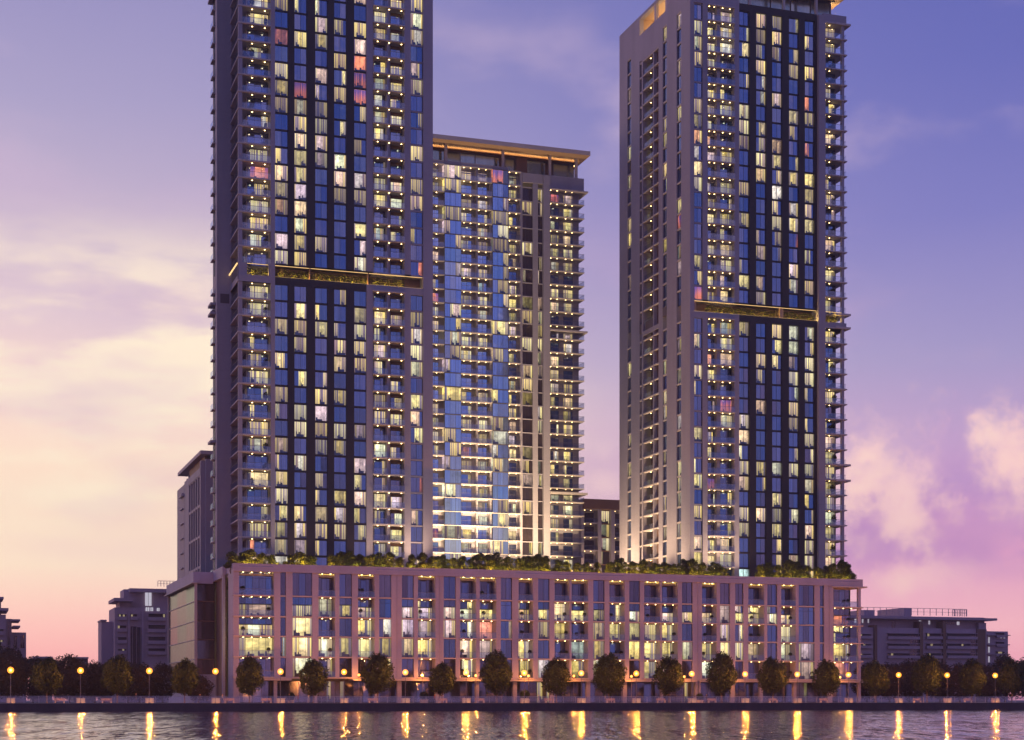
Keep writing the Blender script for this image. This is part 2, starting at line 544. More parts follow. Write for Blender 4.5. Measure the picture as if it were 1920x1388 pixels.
# ---------------------------------------------------------------- mesh helpers
class MB:
    def __init__(s):
        s.v, s.f, s.m, s.uv, s.r = [], [], [], [], []

    def quad(s, pts, m, uv=None, r=(0, 0, 0), n=None):
        if n is not None:
            a = Vector(pts[1]) - Vector(pts[0])
            b = Vector(pts[2]) - Vector(pts[0])
            if a.cross(b).dot(Vector(n)) < 0:
                pts = list(reversed(pts))
                if uv:
                    uv = list(reversed(uv))
        k = len(s.v)
        s.v += [tuple(p) for p in pts]
        s.f.append(tuple(range(k, k + len(pts))))
        s.m.append(m)
        s.uv.append(uv or [(0, 0), (1, 0), (1, 1), (0, 1)][:len(pts)] + [(0, 0)] * max(0, len(pts) - 4))
        s.r.append(r)

    def box(s, x0, x1, y0, y1, z0, z1, m, r=(0, 0, 0), skip=''):
        x0, x1 = min(x0, x1), max(x0, x1)
        y0, y1 = min(y0, y1), max(y0, y1)
        z0, z1 = min(z0, z1), max(z0, z1)
        if 'l' not in skip:
            s.quad([(x0, y0, z0), (x0, y0, z1), (x0, y1, z1), (x0, y1, z0)], m, None, r, (-1, 0, 0))
        if 'r' not in skip:
            s.quad([(x1, y0, z0), (x1, y1, z0), (x1, y1, z1), (x1, y0, z1)], m, None, r, (1, 0, 0))
        if 'f' not in skip:
            s.quad([(x0, y0, z0), (x1, y0, z0), (x1, y0, z1), (x0, y0, z1)], m, None, r, (0, -1, 0))
        if 'b' not in skip:
            s.quad([(x0, y1, z0), (x0, y1, z1), (x1, y1, z1), (x1, y1, z0)], m, None, r, (0, 1, 0))
        if 'd' not in skip:
            s.quad([(x0, y0, z0), (x0, y1, z0), (x1, y1, z0), (x1, y0, z0)], m, None, r, (0, 0, -1))
        if 'u' not in skip:
            s.quad([(x0, y0, z1), (x1, y0, z1), (x1, y1, z1), (x0, y1, z1)], m, None, r, (0, 0, 1))

    def cyl(s, x, y, z0, z1, r0, r1, m, n=8):
        for i in range(n):
            a, b = 2 * math.pi * i / n, 2 * math.pi * (i + 1) / n
            s.quad([(x + r0 * math.cos(a), y + r0 * math.sin(a), z0), (x + r0 * math.cos(b), y + r0 * math.sin(b), z0),
                    (x + r1 * math.cos(b), y + r1 * math.sin(b), z1), (x + r1 * math.cos(a), y + r1 * math.sin(a), z1)], m)
        for z, rr, sg in ((z0, r0, -1), (z1, r1, 1)):
            if rr > 1e-4:
                s.quad([(x + rr * math.cos(2 * math.pi * i / n), y + rr * math.sin(2 * math.pi * i / n), z) for i in range(n)], m,
                       [(0, 0)] * n, (0, 0, 0), (0, 0, sg))

    def tube(s, p, q, r0, r1, m, n=6):
        p, q = Vector(p), Vector(q)
        d = (q - p).normalized()
        u = d.cross(Vector((0, 0, 1)) if abs(d.z) < 0.9 else Vector((1, 0, 0))).normalized()
        w = d.cross(u)
        for i in range(n):
            a, b = 2 * math.pi * i / n, 2 * math.pi * (i + 1) / n
            A = u * math.cos(a) + w * math.sin(a)
            B = u * math.cos(b) + w * math.sin(b)
            s.quad([p + A * r0, p + B * r0, q + B * r1, q + A * r1], m)

    def ball(s, c, r, m, nu=10, nv=6, sq=1.0, lo=-1.0, jit=0.0, rn=None):
        def P(i, j):
            th = -math.pi / 2 + math.pi * j / nv
            th = max(th, math.asin(lo))
            a = 2 * math.pi * i / nu
            k = 1.0
            if jit:
                k = 1 + jit * math.sin(3.1 * a + 5 * th) * math.cos(2.3 * th + a)
            return (c[0] + r * k * math.cos(th) * math.cos(a), c[1] + r * k * math.cos(th) * math.sin(a), c[2] + r * sq * k * math.sin(th))
        for j in range(nv):
            for i in range(nu):
                s.quad([P(i, j), P(i + 1, j), P(i + 1, j + 1), P(i, j + 1)], m, None, rn or (0, 0, 0))

    def add(s, o):
        k = len(s.v)
        s.v += o.v
        s.f += [tuple(i + k for i in f) for f in o.f]
        s.m += o.m
        s.uv += o.uv
        s.r += o.r

    def mesh(s, name, org=(0, 0, 0), smooth=False):
        me = bpy.data.meshes.new(name)
        me.from_pydata([(a - org[0], b - org[1], c - org[2]) for a, b, c in s.v], [], s.f)
        names = []
        for m in s.m:
            if m not in names:
                names.append(m)
        for m in names:
            me.materials.append(MATS[m])
        idx = {m: i for i, m in enumerate(names)}
        me.polygons.foreach_set('material_index', [idx[m] for m in s.m])
        ul = me.uv_layers.new(name='UVMap')
        flat = []
        for f, u in zip(s.f, s.uv):
            for i in range(len(f)):
                flat += u[i] if i < len(u) else (0, 0)
        ul.data.foreach_set('uv', flat)
        at = me.attributes.new('rnd', 'FLOAT_VECTOR', 'FACE')
        at.data.foreach_set('vector', [c for r in s.r for c in r])
        if smooth:
            me.polygons.foreach_set('use_smooth', [True] * len(s.f))
        me.update()
        return me

    def build(s, name, parent=None, org=None, smooth=False, **tags):
        if org is None:
            org = (0, 0, 0)
            p = parent
            while p is not None:
                org = (org[0] + p.location[0], org[1] + p.location[1], org[2] + p.location[2])
                p = p.parent
        o = bpy.data.objects.new(name, s.mesh(name, org, smooth))
        COL.objects.link(o)
        if parent is not None:
            o.parent = parent
        else:
            o.location = org
        for k, v in tags.items():
            o[k] = v
        return o


def thing(name, loc, label, cat, group=None, rz=0.0):
    o = bpy.data.objects.new(name, None)
    o.empty_display_size = 0.5
    COL.objects.link(o)
    o.location = loc
    o.rotation_euler = (0, 0, rz)
    tag(o, label, cat, group)
    return o


def tag(o, label, cat, group=None):
    o['label'] = label
    o['category'] = cat
    if group:
        o['group'] = group
    return o


def copy_thing(root, loc, label, group=None, rz=0.0, scale=1.0):
    def cp(o, parent):
        c = o.copy()
        COL.objects.link(c)
        c.parent = parent
        for ch in list(o.children):
            cp(ch, c)
        return c
    r = cp(root, None)
    r.location = loc
    r.rotation_euler = (0, 0, rz)
    r.scale = (scale, scale, scale)
    r['label'] = label
    if group:
        r['group'] = group
    return r


ORD = ("first second third fourth fifth sixth seventh eighth ninth tenth eleventh twelfth thirteenth fourteenth fifteenth sixteenth seventeenth "
       "eighteenth nineteenth twentieth").split()
TENS = {2: 'twenty', 3: 'thirty', 4: 'forty', 5: 'fifty'}


def nth(i):                          # 1-based
    if i <= 20:
        return ORD[i - 1]
    t, u = divmod(i, 10)
    return (TENS[t][:-1] + 'ieth') if u == 0 else TENS[t] + '-' + ORD[u - 1]


class FR:
    """A facade plane: s runs along it, o stands out of it, z is up."""
    def __init__(s, kind, C):
        s.k, s.C = kind, C
        s.n = {'f': (0, -1, 0), 'l': (-1, 0, 0), 'r': (1, 0, 0)}[kind]

    def p(s, a, o, z):
        if s.k == 'f':
            return (a, s.C - o, z)
        if s.k == 'l':
            return (s.C - o, a, z)
        return (s.C + o, a, z)

    def box(s, mb, a0, a1, o0, o1, z0, z1, m, **kw):
        p, q = s.p(a0, o0, z0), s.p(a1, o1, z1)
        mb.box(p[0], q[0], p[1], q[1], p[2], q[2], m, **kw)

    def rect(s, mb, a0, a1, o, z0, z1, m, r=(0, 0, 0), uv=((0, 0), (1, 0), (1, 1), (0, 1))):
        mb.quad([s.p(a0, o, z0), s.p(a1, o, z0), s.p(a1, o, z1), s.p(a0, o, z1)], m, list(uv), r, s.n)

    def x(s, px):
        return fx(px, s.C) if s.k == 'f' else sy(px, s.C)


def window(mb, fr, a0, a1, o, z0, z1, state, rs, panes=2, off='glass_off', depth=1.9, room='room', transom=False, sheer=.40):
    """One glazed opening with its frame; a lit one has a room, curtains and furniture behind clear glass."""
    a0, a1 = min(a0, a1), max(a0, a1)
    w, h = a1 - a0, z1 - z0
    r = (rs.random(), rs.random(), rs.random())
    t = 0.05
    if transom and state != 'off' and rs.random() < .8:
        zk = z1 - h * rs.choice([.38, .42, .42])
        window(mb, fr, a0, a1, o, zk + .06, z1, 'off' if rs.random() < .6 else rs.choice(['halfl', 'halfr']), rs, panes, off, depth, room, False, .1)
        window(mb, fr, a0, a1, o, z0, zk, state, rs, panes, off, depth, room, False, sheer)
        return
    for i in range(panes + 1):
        c = a0 + w * i / panes
        c = min(max(c, a0 + t / 2), a1 - t / 2)
        fr.box(mb, c - t / 2, c + t / 2, o - 0.04, o + 0.035, z0, z1, 'frame')
    fr.box(mb, a0, a1, o - 0.038, o + 0.033, z0, z0 + 0.06, 'frame')
    fr.box(mb, a0, a1, o - 0.038, o + 0.033, z1 - 0.06, z1, 'frame')
    if transom:
        fr.box(mb, a0, a1, o - 0.037, o + 0.032, z1 - h * 0.24, z1 - h * 0.24 + 0.05, 'frame')
    if state == 'off':
        for i in range(panes):
            fr.rect(mb, a0 + w * i / panes, a0 + w * (i + 1) / panes, o, z0, z1, off, (min(1, max(0, r[0] + rs.uniform(-.1, .1))), rs.random(), r[2]))
        return
    g0, g1 = a0, a1
    if state in ('halfl', 'halfr'):
        k = a0 + w * (rs.choice([0.5, 0.35, 0.65, 0.75]) if panes < 3 else rs.choice([0.33, 0.66]))
        if state == 'halfl':
            fr.rect(mb, k, a1, o, z0, z1, off, r)
            g1 = k
        else:
            fr.rect(mb, a0, k, o, z0, z1, off, r)
            g0 = k
    fr.rect(mb, g0, g1, o, z0, z1, 'glass_lit', r)
    bo = o - depth
    W_ = g1 - g0
    fr.rect(mb, g0, g1, bo, z0, z1, room, r)
    for a in (g0, g1):
        mb.quad([fr.p(a, o - .02, z0), fr.p(a, bo, z0), fr.p(a, bo, z1), fr.p(a, o - .02, z1)], room, [(0, 0), (.4, 0), (.4, 1), (0, 1)], r)
    mb.quad([fr.p(g0, o - .02, z1), fr.p(g1, o - .02, z1), fr.p(g1, bo, z1), fr.p(g0, bo, z1)], room, [(0, .8), (1, .8), (1, 1), (0, 1)], r)
    mb.quad([fr.p(g0, o - .02, z0), fr.p(g1, o - .02, z0), fr.p(g1, bo, z0), fr.p(g0, bo, z0)], 'furniture', None, r)
    # curtains, hung just behind the glass
    q = rs.random()
    if q < sheer:
        spans = [(0.0, 1.0)]
    elif q < 0.85:
        spans = [(0.0, rs.uniform(.12, .4)), (rs.uniform(.6, .88), 1.0)]
    else:
        spans = [(0.0, rs.uniform(.08, .2))]
    for (b0, b1) in spans:
        n = max(2, int((b1 - b0) * W_ / 0.35))
        for i in range(n):
            u0, u1 = b0 + (b1 - b0) * i / n, b0 + (b1 - b0) * (i + 1) / n
            o0, o1 = o - .22 - .09 * (i % 2), o - .22 - .09 * ((i + 1) % 2)
            mb.quad([fr.p(g0 + W_ * u0, o0, z0 + .02), fr.p(g0 + W_ * u1, o1, z0 + .02), fr.p(g0 + W_ * u1, o1, z1), fr.p(g0 + W_ * u0, o0, z1)],
                    'curtain', [(u0 * W_ / 2, 0), (u1 * W_ / 2, 0), (u1 * W_ / 2, 1), (u0 * W_ / 2, 1)], r, fr.n)
    # dark outlines of furniture against the light
    if W_ > 0.8:
        for _ in range(rs.choice([1, 2, 2, 3])):
            fw = rs.uniform(.25, .55) * min(W_, 2.4)
            c = rs.uniform(g0 + fw / 2, g1 - fw / 2)
            fh = rs.uniform(.18, .36) * h
            oo = o - rs.uniform(.10, .16)
            fr.box(mb, c - fw / 2, c + fw / 2, oo - .03, oo - .01, z0 + .03, z0 + fh * .55, 'furniture')
            fr.box(mb, c - fw * .5, c - fw * .22, oo - .055, oo - .035, z0 + .03, z0 + fh, 'furniture')
            if rs.random() < .35:
                fr.box(mb, c + fw * .1, c + fw * .16, oo - .07, oo - .06, z0 + .03, z0 + fh * 1.5, 'furniture')


def pick(rs, plit=0.55):
    q = rs.random() * .92
    if q > plit:
        return 'off'
    return rs.choice(['lit', 'lit', 'lit', 'lit', 'halfl', 'halfr'])


class Parts:
    """Collects the repeated parts of one building; the hundred that show largest become parts of their own, the rest one part."""
    def __init__(s, root):
        s.root = root
        s.items = {}

    def add(s, name, area, mb, kids=(), label=None):
        s.items.setdefault(name, []).append((area, mb, kids, label))

    def emit(s):
        for name, L in s.items.items():
            L.sort(key=lambda t: -t[0])
            for a, mb, kids, label in L[:100]:
                o = mb.build(name, s.root)
                if label:
                    o['label'] = label
                for kn, km in kids:
                    km.build(kn, o)
            if len(L) > 100:
                big = MB()
                kk = {}
                for a, mb, kids, label in L[100:]:
                    big.add(mb)
                    for kn, km in kids:
                        kk.setdefault(kn, MB()).add(km)
                o = big.build(name, s.root, kind='stuff')
                for kn, km in kk.items():
                    km.build(kn, o, kind='stuff')


def downlight(fr, a, o, z):
    mb = MB()
    p = fr.p(a, o, z)
    mb.cyl(p[0], p[1], z - 0.05, z - .005, 0.17, 0.20, 'metal', 6)
    mb.ball((p[0], p[1], z - 0.05), 0.135, 'downlight', 6, 4, 0.8)
    return ('downlight', mb)


def rail(fr, a0, a1, o, z, h=1.05):
    mb = MB()
    fr.rect(mb, a0, a1, o, z, z + h, 'glass_rail')
    fr.box(mb, a0, a1, o - .03, o + .03, z + h, z + h + .05, 'metal')
    return mb


# ---------------------------------------------------------------- leaves, trees, shrubs
def leaf_cloud(mb, c, rad, n, size, mname, rs, squash=1.0, shell=0.55, lobes=None):
    """n leaf sprays spread through a lobed volume."""
    lobes = lobes or []
    for _ in range(n):
        for _t in range(30):
            d = Vector((rs.gauss(0, 1), rs.gauss(0, 1), rs.gauss(0, 1))).normalized()
            k = rs.uniform(shell, 1.0) ** 0.6
            if lobes:
                lc, lr = rs.choice(lobes)
                p = Vector(lc) + Vector((d.x * lr * k, d.y * lr * k, d.z * lr * k * 0.85))
            else:
                p = Vector(c) + Vector((d.x * rad * k, d.y * rad * k, d.z * rad * squash * k))
            break
        n1 = (d + Vector((rs.gauss(0, .7), rs.gauss(0, .7), rs.gauss(0, .7)))).normalized()
        u = n1.cross(Vector((0, 0, 1)))
        u = u.normalized() if u.length > 1e-3 else Vector((1, 0, 0))
        w = n1.cross(u)
        a = rs.uniform(0, math.pi)
        u, w = u * math.cos(a) + w * math.sin(a), w * math.cos(a) - u * math.sin(a)
        s1, s2 = size * rs.uniform(.6, 1.3), size * rs.uniform(.35, .7)
        mb.quad([p - u * s1, p + w * s2 * .8, p + u * s1, p - w * s2], mname, None, (rs.random(), rs.random(), 0))


def make_tree(name, h, cr, seed, mname, nleaf, size, trunk_h, loc, label, cat, group, dense=1.0):
    rs = random.Random(seed)
    root = thing(name, loc, label, cat, group)
    tr = MB()
    bend = rs.uniform(-.15, .15)
    z, x, r = 0.0, 0.0, 0.14 * h / 7
    th = h * 0.62
    nseg = 5
    for i in range(nseg):
        z2, x2, r2 = th * (i + 1) / nseg, bend * (i + 1) / nseg, 0.14 * h / 7 * (1 - .14 * (i + 1))
        tr.tube((x, 0, z), (x2, 0, z2), r, r2, 'bark', 7)
        z, x, r = z2, x2, r2
    lobes = []
    cz = (trunk_h + h) / 2
    hz = (h - trunk_h) / 2
    for i in range(24):
        a = rs.uniform(0, 2 * math.pi)
        t = rs.uniform(-.9, .9)
        env = math.sqrt(max(0.05, 1 - t * t)) * (1.0 if t < 0 else 0.92)
        rr = cr * env * rs.uniform(.35, .80)
        lc = (rr * math.cos(a), rr * math.sin(a), cz + hz * t * .85)
        lobes.append((lc, cr * rs.uniform(.30, .46)))
        if i < 9:
            b = th * rs.uniform(.35, .95)
            tr.tube((bend * b / th, 0, b), (lc[0] * .8, lc[1] * .8, lc[2]), .05 * h / 7, .018, 'bark', 5)
    lobes.append(((0, 0, cz), cr * .6))
    lobes.append(((0, 0, cz + hz * .62), cr * .42))
    tr.build('trunk', root, org=(0, 0, 0))
    cw = MB()
    leaf_cloud(cw, (0, 0, cz), cr, int(nleaf * .55), size, mname, rs, lobes=lobes, shell=.35)
    for _ in range(int(nleaf * .75)):
        d = Vector((rs.gauss(0, 1), rs.gauss(0, 1), rs.gauss(0, 1))).normalized()
        bump = 1 + .10 * math.sin(5 * math.atan2(d.y, d.x) + seed) + .10 * math.sin(7 * d.z + 3 * d.x + seed)
        k = rs.uniform(.6, 1.0) ** .5 * bump
        taper = 1.0 - .18 * max(0, d.z)
        p = Vector((d.x * cr * k * taper, d.y * cr * k * taper, cz + d.z * hz * k))
        if math.sin(p.x * 2.9 + seed) * math.sin(p.z * 2.3 + p.y * 2.1) > .62:
            continue
        u = Vector((rs.gauss(0, 1), rs.gauss(0, 1), rs.gauss(0, 1))).normalized()
        w_ = u.cross(d + Vector((.01, 0, 0))).normalized()
        s1, s2 = size * rs.uniform(.6, 1.3), size * rs.uniform(.35, .7)
        cw.quad([p - u * s1, p + w_ * s2, p + u * s1, p - w_ * s2], mname, None, (rs.random(), rs.random(), 0))
    cw.build('crown', root, org=(0, 0, 0))
    return root


# ================================================================ THE SETTING
w = MB()
w.quad([(-1500, -1200, ZW), (1800, -1200, ZW), (1800, YQ + .3, ZW), (-1500, YQ + .5, ZW)], 'water', None, (0, 0, 0), (0, 0, 1))
w.build('water', kind='structure')
g = MB()
g.quad([(-1400, YQ + 15.0, -.004), (1750, YQ + 15.0, -.004), (1750, 1500, -.004), (-1400, 1500, -.004)], 'earth', None, (0, 0, 0), (0, 0, 1))
g.build('ground', kind='structure')
g = MB()
g.box(-200, 500, YQ + .45, YQ + 15.0, -.3, 0.0, 'paving')
g.build('promenade', kind='structure')
g = MB()
g.box(-200, 500, YQ, YQ + .45, ZW - 1, .03, 'quay')
for i in range(240):
    x = -200 + i * 2.9
    g.box(x, x + .12, YQ - .03, YQ + .02, ZW - .5, -.02, 'quay')
g.box(-200, 500, YQ - .07, YQ + .5, .034, .12, 'concrete')
g.build('quay_wall', kind='structure')

# ---------------------------------------------------------------- floor levels of the two tall towers
UP0 = zz(527, 468.7, YT)
PU = (zz(527, 21.6, YT) - UP0) / 14.0
DN0 = zz(527, 533.6, YT)
PD = (DN0 - zz(527, 1011, YT)) / 15.0
ZT = zz(480, 1072, YP) - 0.3              # terrace level on top of the podium
ups = [UP0 + PU * k for k in range(0, 19)]
dns = [DN0 - PD * j for j in range(0, 18)]
BAND_T, BAND_B = UP0 - PU + .25, DN0 + 1.35
rows = [(t, PU) for t in reversed(ups)] + [(t, PD) for t in dns]
SP = 0.30                                   # height of a spandrel


def planting(root, X0, X1, y, z, n, rs):
    mb = MB()
    leaf_w = X1 - X0
    for _ in range(int(leaf_w * 120)):
        x = rs.uniform(X0, X1)
        bump = .55 + .35 * math.sin(x * 1.7) + .25 * math.sin(x * 4.1 + 1)
        hh = rs.random() ** .7 * (1.25 + .45 * bump)
        p = Vector((x, y + rs.uniform(-.45, .45), z + hh))
        d = Vector((rs.gauss(0, 1), rs.gauss(0, 1), rs.gauss(0, 1))).normalized()
        u = d.cross(Vector((0.1, 0, 1))).normalized()
        w_ = d.cross(u)
        s1, s2 = .16 * rs.uniform(.6, 1.3), .09
        mb.quad([p - u * s1, p + w_ * s2, p + u * s1, p - w_ * s2], 'leaf_terrace', None, (rs.random(), 0, 0))
    k = max(2, int(leaf_w / 2.2))
    for i in range(k):
        lamp('planting_uplight', (X0 + leaf_w * (i + .5) / k, y - .75, z + .25), 120, (1.0, .66, .14), .15)
    return mb.build('planting', root, kind='stuff')


def side_or_front(fr, wall, prt, cols, rows_, edge0, edge1, zlo, zhi, rs, skin='stone', thick=1.0, proud=0.0):
    """Fills a facade plane between columns of openings: piers, spandrels and windows."""
    pass


def tower_front(root, prt, cols, rows_, rs, zlo, zhi, fr, plit=.55, off='glass_off', offlow=None, zlow=0.0, win_in=.3):
    """cols: (kind, px0, px1, material). Kinds: pier, win, balc (with sub-openings)."""
    stone_mb, dark_mb = MB(), MB()
    for c in cols:
        kind = c[0]
        a0, a1 = fr.x(c[1]), fr.x(c[2])
        if kind == 'pier':
            mname = c[3]
            proud = c[4] if len(c) > 4 else 0.0
            segs = c[5] if len(c) > 5 else [(zlo, zhi)]
            for (b0, b1) in segs:
                fr.box(dark_mb if mname == 'dark' else stone_mb, a0, a1, -1.2, proud, b0, b1, mname)
        elif kind == 'win':
            mname = c[3]
            for (t, p) in rows_:
                if t - p + SP < zlo - 2 or t > zhi:
                    continue
                mb = MB()
                st = pick(rs, plit)
                window(mb, fr, a0, a1, -win_in, t - p + SP, t, st, rs, 3 if (a1 - a0) > 2.6 else 2, off)
                prt.add('window', (a1 - a0) * p * dep(c[1], YT) ** -2 * 1e5 - t * .001, mb)
                fr.box(dark_mb if mname == 'dark' else stone_mb, a0, a1, -1.0, -win_in + .12, t, t + SP, mname)
        elif kind == 'wall':
            fr.box(stone_mb, a0, a1, -c[4] - .6, -c[4], zlo, zhi, c[3])
    return stone_mb, dark_mb


# ================================================================ LEFT TOWER
def left_tower():
    rs = random.Random(11)
    fr = FR('f', YT)
    X0 = fx(447, YT)
    X1 = fx(811, YT)
    YB = YT + 34
    root = thing('residential_tower', ((X0 + X1) / 2, YT + 17, ZT),
                 'tall left tower with dark central bays, cut off by the top of the picture', 'tower')
    prt = Parts(root)
    zhi = ups[18] + 2.2
    rws = [(t, p) for (t, p) in rows if t < zhi]
    dk = [(ZT, DN0 + 1.35), (UP0 - PU + .25, zhi)]        # the dark bays stop at the planted band
    cols = [('pier', 507.7, 515.5, 'stone', .15),
            ('win', 515.5, 540, 'dark'), ('pier', 540, 552, 'dark', .1, dk), ('win', 552, 575.2, 'dark'), ('pier', 575.2, 591, 'dark', .1, dk),
            ('win', 591, 614, 'dark'), ('pier', 614, 626.5, 'dark', .1, dk), ('win', 626.5, 649.5, 'dark'), ('pier', 649.5, 664, 'dark', .1, dk),
            ('win', 664, 687, 'dark'), ('pier', 687, 699, 'stone', .1, dk), ('pier', 758, 770, 'stone', .1, dk), ('win', 770, 793, 'stone'),
            ('pier', 793, 811, 'stone', .25)]
    st, dkm = tower_front(root, prt, cols, rws, rs, ZT, zhi, fr)
    a = fr.x
    # opaque spandrel belts: dark over the central bays, stone over the rest, below the planted band
    fr.box(dkm, a(515.5), a(687), -1.1, .12, DN0, DN0 + 1.35, 'dark')
    fr.box(st, a(687), a(793), -1.1, .12, DN0, DN0 + 1.35, 'stone')
    # the band: back wall, floor, lit soffit
    fr.box(st, a(515.5), a(793), -3.2, -2.2, DN0 + 1.35, BAND_T, 'brown')
    fr.box(dkm, a(515.5), a(699), -2.2, .10, BAND_T, BAND_T + .28, 'dark')
    fr.box(st, a(699), a(793), -2.2, .10, BAND_T, BAND_T + .28, 'stone')
    for q in (580.5, 690):
        fr.box(dkm, a(q), a(q + 1.8), -2.2, .05, DN0 + 1.35, BAND_T, 'brown')
    strip = MB()
    fr.box(strip, a(516), a(792), -.35, -.2, BAND_T - .05, BAND_T - .005, 'strip')
    fr.box(strip, a(516), a(792), -.25, -.17, DN0 + 1.38, DN0 + 1.44, 'strip')
    strip.build('light_strip', root)
    planting(root, a(518), a(760), YT + .9, DN0 + 1.36, 1, rs)
    planting(root, a(464), a(506), YT + .9, DN0 + 1.36, 1, rs)
    # sides, back and roof
    st.box(X0 + 2.0, X0 + 2.6, YT + 2.3, YB, ZT, zhi, 'stone')
    st.box(X1 - .5, X1, YT + 1.2, YB, ZT, zhi, 'stone')
    st.box(X0 + 2.6, X1 - .5, YB - .5, YB, ZT, zhi, 'stone')
    st.box(X0 + 2.0, X1, YT + 1.3, YB, zhi + .005, zhi + .6, 'stone')
    # recessed wing on the left
    YW = sy(432, X0)
    XW = fx(406.5, YW)
    st.box(XW, X0 + 2.0, YW, YW + 5.0, ZT, zhi, 'stone')
    st.box(XW + .05, XW + .22, YW - .12, YW - .003, ZT, zhi, 'stone')
    st.box(X0 - .02, X0 + .3, YW - .25, YW + .2, ZT, zhi, 'stone')
    zb = zz(421, 560, YW)
    v = MB()
    v.box(fx(413, YW), fx(430, YW), YW - .03, YW + .02, zb - .9, zb + .9, 'far_dark')
    v.build('service_vent', root)
    # little balconies seen edge-on behind the wing
    for (t, p) in rws:
        mb = MB()
        e = XW - .55
        mb.box(e, XW + .2, YW + 2.0, YW + 4.6, t + .05, t + .22, 'slab')
        k = MB()
        k.box(e + .02, e + .06, YW + 2.0, YW + 4.6, t + .225, t + 1.2, 'glass_rail')
        prt.add('balcony', 1, mb, [('railing', k)])
        # windows on the wing's side
        wm = MB()
        window(wm, FR('l', XW), YW + 2.3, YW + 3.6, .04, t - p + SP, t, 'off', rs, 2)
        prt.add('window', .01, wm)
    for zc_ in (zz(398, 575, YW + 3), zz(398, 592, YW + 3), zz(398, 2, YW + 3), zz(398, 832, YW + 3)):
        st.box(XW - 1.0, XW - .003, YW + 1.4, YW + 5.0, zc_, zc_ + .45, 'stone')
    # corner balconies, wrapping round to the left side
    XR = a(507.7)
    oB = -2.2
    xb0 = X0 + 1.9
    fl = FR('l', X0)
    fi = FR('l', xb0)
    st.box(X0, X0 + .75, YT - .0, YT + .75, ZT, zhi, 'stone')                 # corner column
    st.box(xb0, xb0 + .5, YT + 2.2 + .2, YW, ZT, zhi, 'stone')
    n = 0
    for i, (t, p) in enumerate(rws):
        n += 1
        z0 = t - p
        slab = MB()
        slab.box(X0 - .12, XR, YT - .15, YT + 2.4, t + .03, t + .30, 'slab')
        slab.box(X0 - .12, X0 + 1.9, YT + 2.4, YW - .26, t + .03, t + .30, 'slab')
        kids = []
        if abs(t - DN0) > .1 or True:
            base = z0 + .30
            r1 = rail(fr, X0 + .75, XR, .02, base)
            r1.add(rail(fl, YT + .75, YW - .3, .02, base))
            kids.append(('railing', r1))
        for q in (474.0, 497.8):
            kids.append(downlight(fr, a(q), -.75, t + .03))
        prt.add('balcony', 50 + (1 if t < 60 else 0), slab, kids)
        mb = MB()
        fw = FR('f', YT + 2.2)
        zt2 = t + .03
        st8 = pick(rs, .68)
        window(mb, fw, fx(463.5, YT + 2.2), fx(503, YT + 2.2), 0, z0 + .34, t - .12, st8, rs, 3, depth=2.0)
        prt.add('window', 900, mb)
        fw.box(st, xb0, fx(463.5, YT + 2.2), -.3, .05, z0 + .3, t + .03, 'stone')
        fw.box(st, fx(503, YT + 2.2), XR, -.3, .05, z0 + .3, t + .03, 'stone')
        fw.box(st, fx(463.5, YT + 2.2), fx(503, YT + 2.2), -.3, .05, t - .12, t + .03, 'stone')
        mb = MB()
        window(mb, fi, YT + 2.9, YW - 1.2, .03, z0 + .34, t - .12, pick(rs, .6), rs, 2, depth=.3)
        prt.add('window', .5, mb)
    # belt of the corner at the planted band
    fr.box(st, X0, XR, -.6, .2, DN0 + .03, DN0 + 1.35, 'stone')
    st.box(X0, X0 + .6, YT + .6, YW, DN0 + .03, DN0 + 1.35, 'stone')
    for (u0, u1) in ((X0, X0 + 1.6), (XR - .4, XR)):
        fr.box(st, u0, u1, -.5, .05, DN0 + 1.35, BAND_T, 'stone')
    strip = MB()
    fr.box(strip, X0 + 1.7, XR - .5, -.35, -.2, BAND_T - .05, BAND_T - .005, 'strip')
    fr.box(strip, X0 - .3, X0 - .1, -YW + YT, -.2, BAND_T - .3, BAND_T - .1, 'strip')
    strip.build('light_strip', root)
    # middle balconies: a long slab across two openings with a thin pier between
    fb = FR('f', YT + 1.7)
    b = lambda q: fx(q, YT + 1.7)
    A0, A1 = a(699), a(758)
    for (t, p) in rws:
        z0 = t - p
        slab = MB()
        slab.box(A0, A1, YT - .55, YT + 1.9, t + .05, t + .27, 'slab')
        kids = [('railing', rail(fr, a(731.5), A1, .45, z0 + .27))]
        kids[0][1].add(rail(fr, A0, a(726), .45, z0 + .27))
        for q in (708.5, 730, 753):
            kids.append(downlight(fr, a(q), -.15, t + .05))
        prt.add('balcony', 60, slab, kids)
        for (q0, q1) in ((701.5, 724.3), (732.0, 753.5)):
            mb = MB()
            window(mb, fb, b(q0), b(q1), 0, z0 + .3, t - .55 if q0 > 720 else t - .1, pick(rs, .6), rs, 2)
            prt.add('window', 40, mb)
        fb.box(st, A0, b(701.5), -.3, .05, z0, t + .05, 'stone')
        fb.box(st, b(724.3), b(732), -.3, .05, z0, t + .05, 'stone')
        fb.box(st, b(753.5), A1, -.3, .05, z0, t + .05, 'stone')
        fb.box(st, b(732), b(753.5), -.3, .05, t - .55, t + .05, 'brown')
        fb.box(st, b(701.5), b(724.3), -.3, .05, t - .1, t + .05, 'stone')
        fb.box(st, b(701.5), b(753.5), -.3, .04, z0, z0 + .3, 'stone')
    fr.box(st, a(726), a(731), -1.7, -.2, ZT, DN0 + 1.3, 'stone')
    fr.box(st, a(726), a(731), -1.7, -.2, BAND_T + .3, zhi, 'stone')
    st.build('stone_wall', root)
    dkm.build('dark_cladding', root)
    prt.emit()


left_tower()


